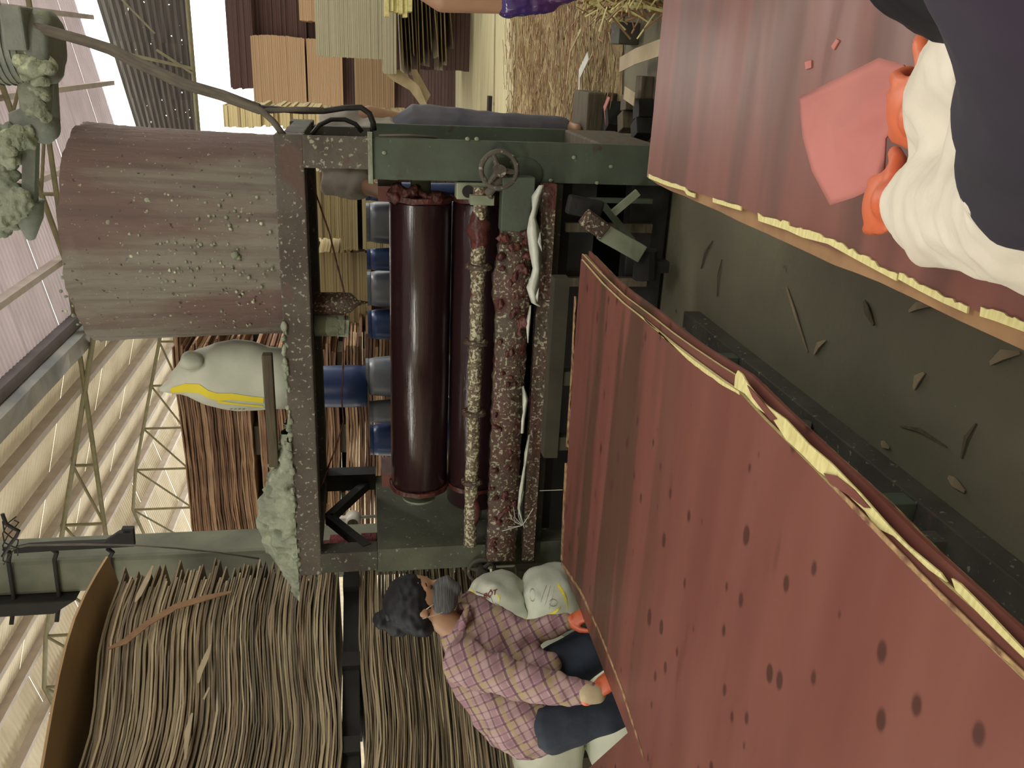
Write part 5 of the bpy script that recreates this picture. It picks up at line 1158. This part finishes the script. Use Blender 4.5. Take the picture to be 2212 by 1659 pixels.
# -- worker at the right edge, only the hanging arm shows
A2 = lambda x, y, c=2.72: at(x, y, 1, c)
wr2 = thing('person', 'person at the right edge with a bare arm hanging in a violet rubber glove', 'person', (.46, 2.78, 0))
sh, el, wr_ = A2(775, -75), A2(960, -10), A2(1100, 4); cx = .46
b = MB(); P_ = Vector((cx, 2.8, .88)); C_ = Vector((cx, 2.8, 1.22)); N_ = Vector((cx, 2.8, 1.42)); H_ = Vector((cx-.02, 2.76, 1.56)); s2_ = Vector((cx+.19, 2.8, 1.33)); sh = Vector((cx-.19, 2.78, 1.33))
b.limb([P_, C_, N_], [.14, .14, .055]); b.limb([N_, H_], [.052, .05]); head(b, H_, (-.2, -.9, -.3), (0, -.2, 1)); b.limb([C_.lerp(sh, .6), sh, el, wr_], [.06, .056, .050, .034]); e2 = Vector((cx+.27, 2.7, 1.07)); w2 = Vector((cx+.22, 2.52, .9)); b.limb([C_.lerp(s2_, .6), s2_, e2, w2], [.06, .055, .046, .032])
hand(b, wr_, A2(1250, 2)-wr_, (-1, 0, 0), 1, .35); hand(b, w2, (-.2, -.8, -.3), (0, 0, 1), 1, .4)
for q in (-1, 1): b.limb([P_+Vector((.085*q, 0, -.04)), Vector((cx+.09*q, 2.78, .48)), Vector((cx+.1*q, 2.84, .10))], [.09, .06, .04]); b.limb([Vector((cx+.1*q, 2.87, .05)), Vector((cx+.1*q, 2.72, .03))], [.036, .028])
bd = union(b, 'body', MT['skin'], wr2, .009, 3)
b = MB(); b.limb([wr_-Vector((0, 0, 0)), A2(1150, -2), A2(1180, 0)], [.046, .043, .040]); hand(b, A2(1150, -2), A2(1260, 0)-A2(1150, -2), (-1, 0, 0), 1, .45, 1.15, .010); union(b, 'glove', MT['violet'], wr2, .005, 3, wrinkle=.003, wsc=26)
b = MB(); b.limb([P_, C_, N_-Vector((0, 0, .05))], [.165, .16, .08]); b.limb([C_.lerp(sh, .5), sh, sh.lerp(el, .35)], [.09, .075, .066]); b.limb([C_.lerp(s2_, .5), s2_, s2_.lerp(e2, .35)], [.09, .075, .066]); union(b, 'shirt', MT['grey_cloth'], wr2, .01, 4, wrinkle=.01, wsc=10)
b = MB()
for q in (-1, 1): b.limb([P_, P_+Vector((.085*q, 0, -.05)), Vector((cx+.09*q, 2.78, .48)), Vector((cx+.1*q, 2.84, .12))], [.14, .12, .085, .06])
union(b, 'trousers', MT['jeans'], wr2, .01, 4, wrinkle=.006, wsc=9)
b = MB(); b.ell(H_+Vector((0, .02, .04)), (.09, .1, .09), 20, 14); union(b, 'hair', MT['hair'], wr2, .008, 2); eyes(wr2, bd, H_, (-.2, -.9, -.3), (0, -.2, 1))
# -- person bending over the right stack, nearest the viewer
Az = lambda x, y, z: at(x, y, 2, z)
fp = thing('person', 'person bending over the right stack in white sleeves and orange gloves', 'person', (.42, .12, 0))
H_ = Az(2360, -290, .98); N_ = H_+Vector((.10, -.12, .04)); C_ = Vector((.30, .22, 1.08)); P_ = Vector((.42, .10, .86)); s1_ = Vector((.10, .30, 1.12)); s2_ = Vector((.40, .42, 1.12))
eA = Az(2290, 455, .93); wA = Az(1985, 440, .78); eB = Az(2360, -40, .93); wB = Az(2045, 268, .80)
hdir = Vector((-.35, .35, -.85)); hup = Vector((-.3, .8, .45))
b = MB(); b.limb([P_, C_, N_], [.14, .14, .055]); b.limb([N_, H_], [.05, .05]); head(b, H_, hdir, hup, .95); b.limb([C_.lerp(s1_, .6), s1_, eA, wA], [.06, .055, .044, .028]); b.limb([C_.lerp(s2_, .6), s2_, eB, wB], [.06, .055, .044, .028])
for q in (-1, 1): b.limb([P_+Vector((.085*q, 0, -.04)), Vector((.42+.09*q, .06, .48)), Vector((.42+.1*q, .02, .10))], [.09, .06, .04]); b.limb([Vector((.42+.1*q, -.02, .05)), Vector((.42+.1*q, .13, .03))], [.036, .028])
bd = union(b, 'body', MT['skin'], fp, .008, 3)
b = MB()
b.limb([eA.lerp(s1_, .45), eA, eA.lerp(wA, .3)], [.056, .060, .058])
for s_, e_, w_ in ((s1_, eA, wA), (s2_, eB.lerp(wB, .3), wB)): b.limb([e_, e_.lerp(w_, .5)+Vector((0, 0, .01)), e_.lerp(w_, .85), w_], [.052, .056, .050, .034])
b.limb([eA.lerp(wA, .25), eB.lerp(wB, .25)], [.055, .05]); b.limb([eA.lerp(wA, .55), eB.lerp(wB, .5)], [.050, .042]); b.limb([eA.lerp(wA, .8), eB.lerp(wB, .75)], [.042, .034])
union(b, 'white_sleeves', MT['white_cloth'], fp, .006, 5, wrinkle=.007, wsc=20)
b = MB(); hand(b, wA+Vector((0, .02, .01)), Az(1880, 452, .76)-wA, (0, .2, 1), 1, .5, .9); union(b, 'glove', MT['orange'], fp, .004, 2)
b = MB(); hand(b, wB+(Az(1905, 225, .785)-wB)*.2, Az(1905, 225, .785)-wB, (-.2, .1, 1), 1, .5, .95); union(b, 'glove', MT['orange'], fp, .004, 2)
b = MB(); b.limb([P_, C_, N_], [.16, .16, .08]); b.limb([C_, s2_], [.12, .09]); b.limb([s2_, s2_.lerp(eB, .5), eB, eB.lerp(wB, .4)], [.085, .065, .056, .050]); b.limb([s1_, s1_.lerp(eA, .8)], [.08, .058]); union(b, 'shirt', MT['darkcloth'], fp, .008, 4, wrinkle=.01, wsc=10)
b = MB()
for q in (-1, 1): b.limb([P_, P_+Vector((.085*q, 0, -.05)), Vector((.42+.09*q, .06, .48)), Vector((.42+.1*q, .02, .12))], [.14, .12, .085, .06])
union(b, 'trousers', MT['jeans'], fp, .01, 4)
f_, s_, u_ = frame(hdir, hup); M3 = Matrix((f_, s_, u_)).transposed()
b = MB(); b.ell(H_-f_*.015+u_*.03, (.104, .090, .098), 24, 16, M3); b.ell(H_-f_*.06-u_*.02, (.065, .082, .09), 20, 14, M3); union(b, 'hair', MT['hair'], fp, .007, 3, wrinkle=.004, wsc=30)
b = MB(); b.ell(H_+f_*.02-u_*.06, (.080, .078, .060), 20, 14, M3); union(b, 'face_scarf', MT['darkcloth'], fp, .007, 3, wrinkle=.005, wsc=18); eyes(fp, bd, H_, hdir, hup, .95)
# pink cloth between the gloves
q = [(1722,212),(1752,300),(1775,370),(1795,442),(1850,425),(1905,395),(1935,300),(2000,205),(1950,140),(1880,125),(1800,172)]
b = MB(); c_ = Az(1860, 285, .75); rg = [Az(x, y, .742) for x, y in q]; rows = 9
for r in range(rows+1):
    for p in rg:
        v = c_.lerp(p, r/rows) if r else c_.lerp(p, .02); v = v+Vector((0, 0, .012*noise.noise(v*26)+.020*math.sin(v.x*22+v.y*9)*.5)); b.v.append(v)
nn = len(rg)
for r in range(rows):
    for k in range(nn): b.f.append((r*nn+k, r*nn+(k+1) % nn, (r+1)*nn+(k+1) % nn, (r+1)*nn+k)); b.m.append(0)
b.f.append(tuple(range(nn-1, -1, -1))); b.m.append(0)
o = b.build('pink_cloth', MT['pink'], smooth=True); tag(o, 'pink square cloth held in orange gloves over the right red sheet', 'cloth'); sm = o.modifiers.new('s', 'SOLIDIFY'); sm.thickness = .003
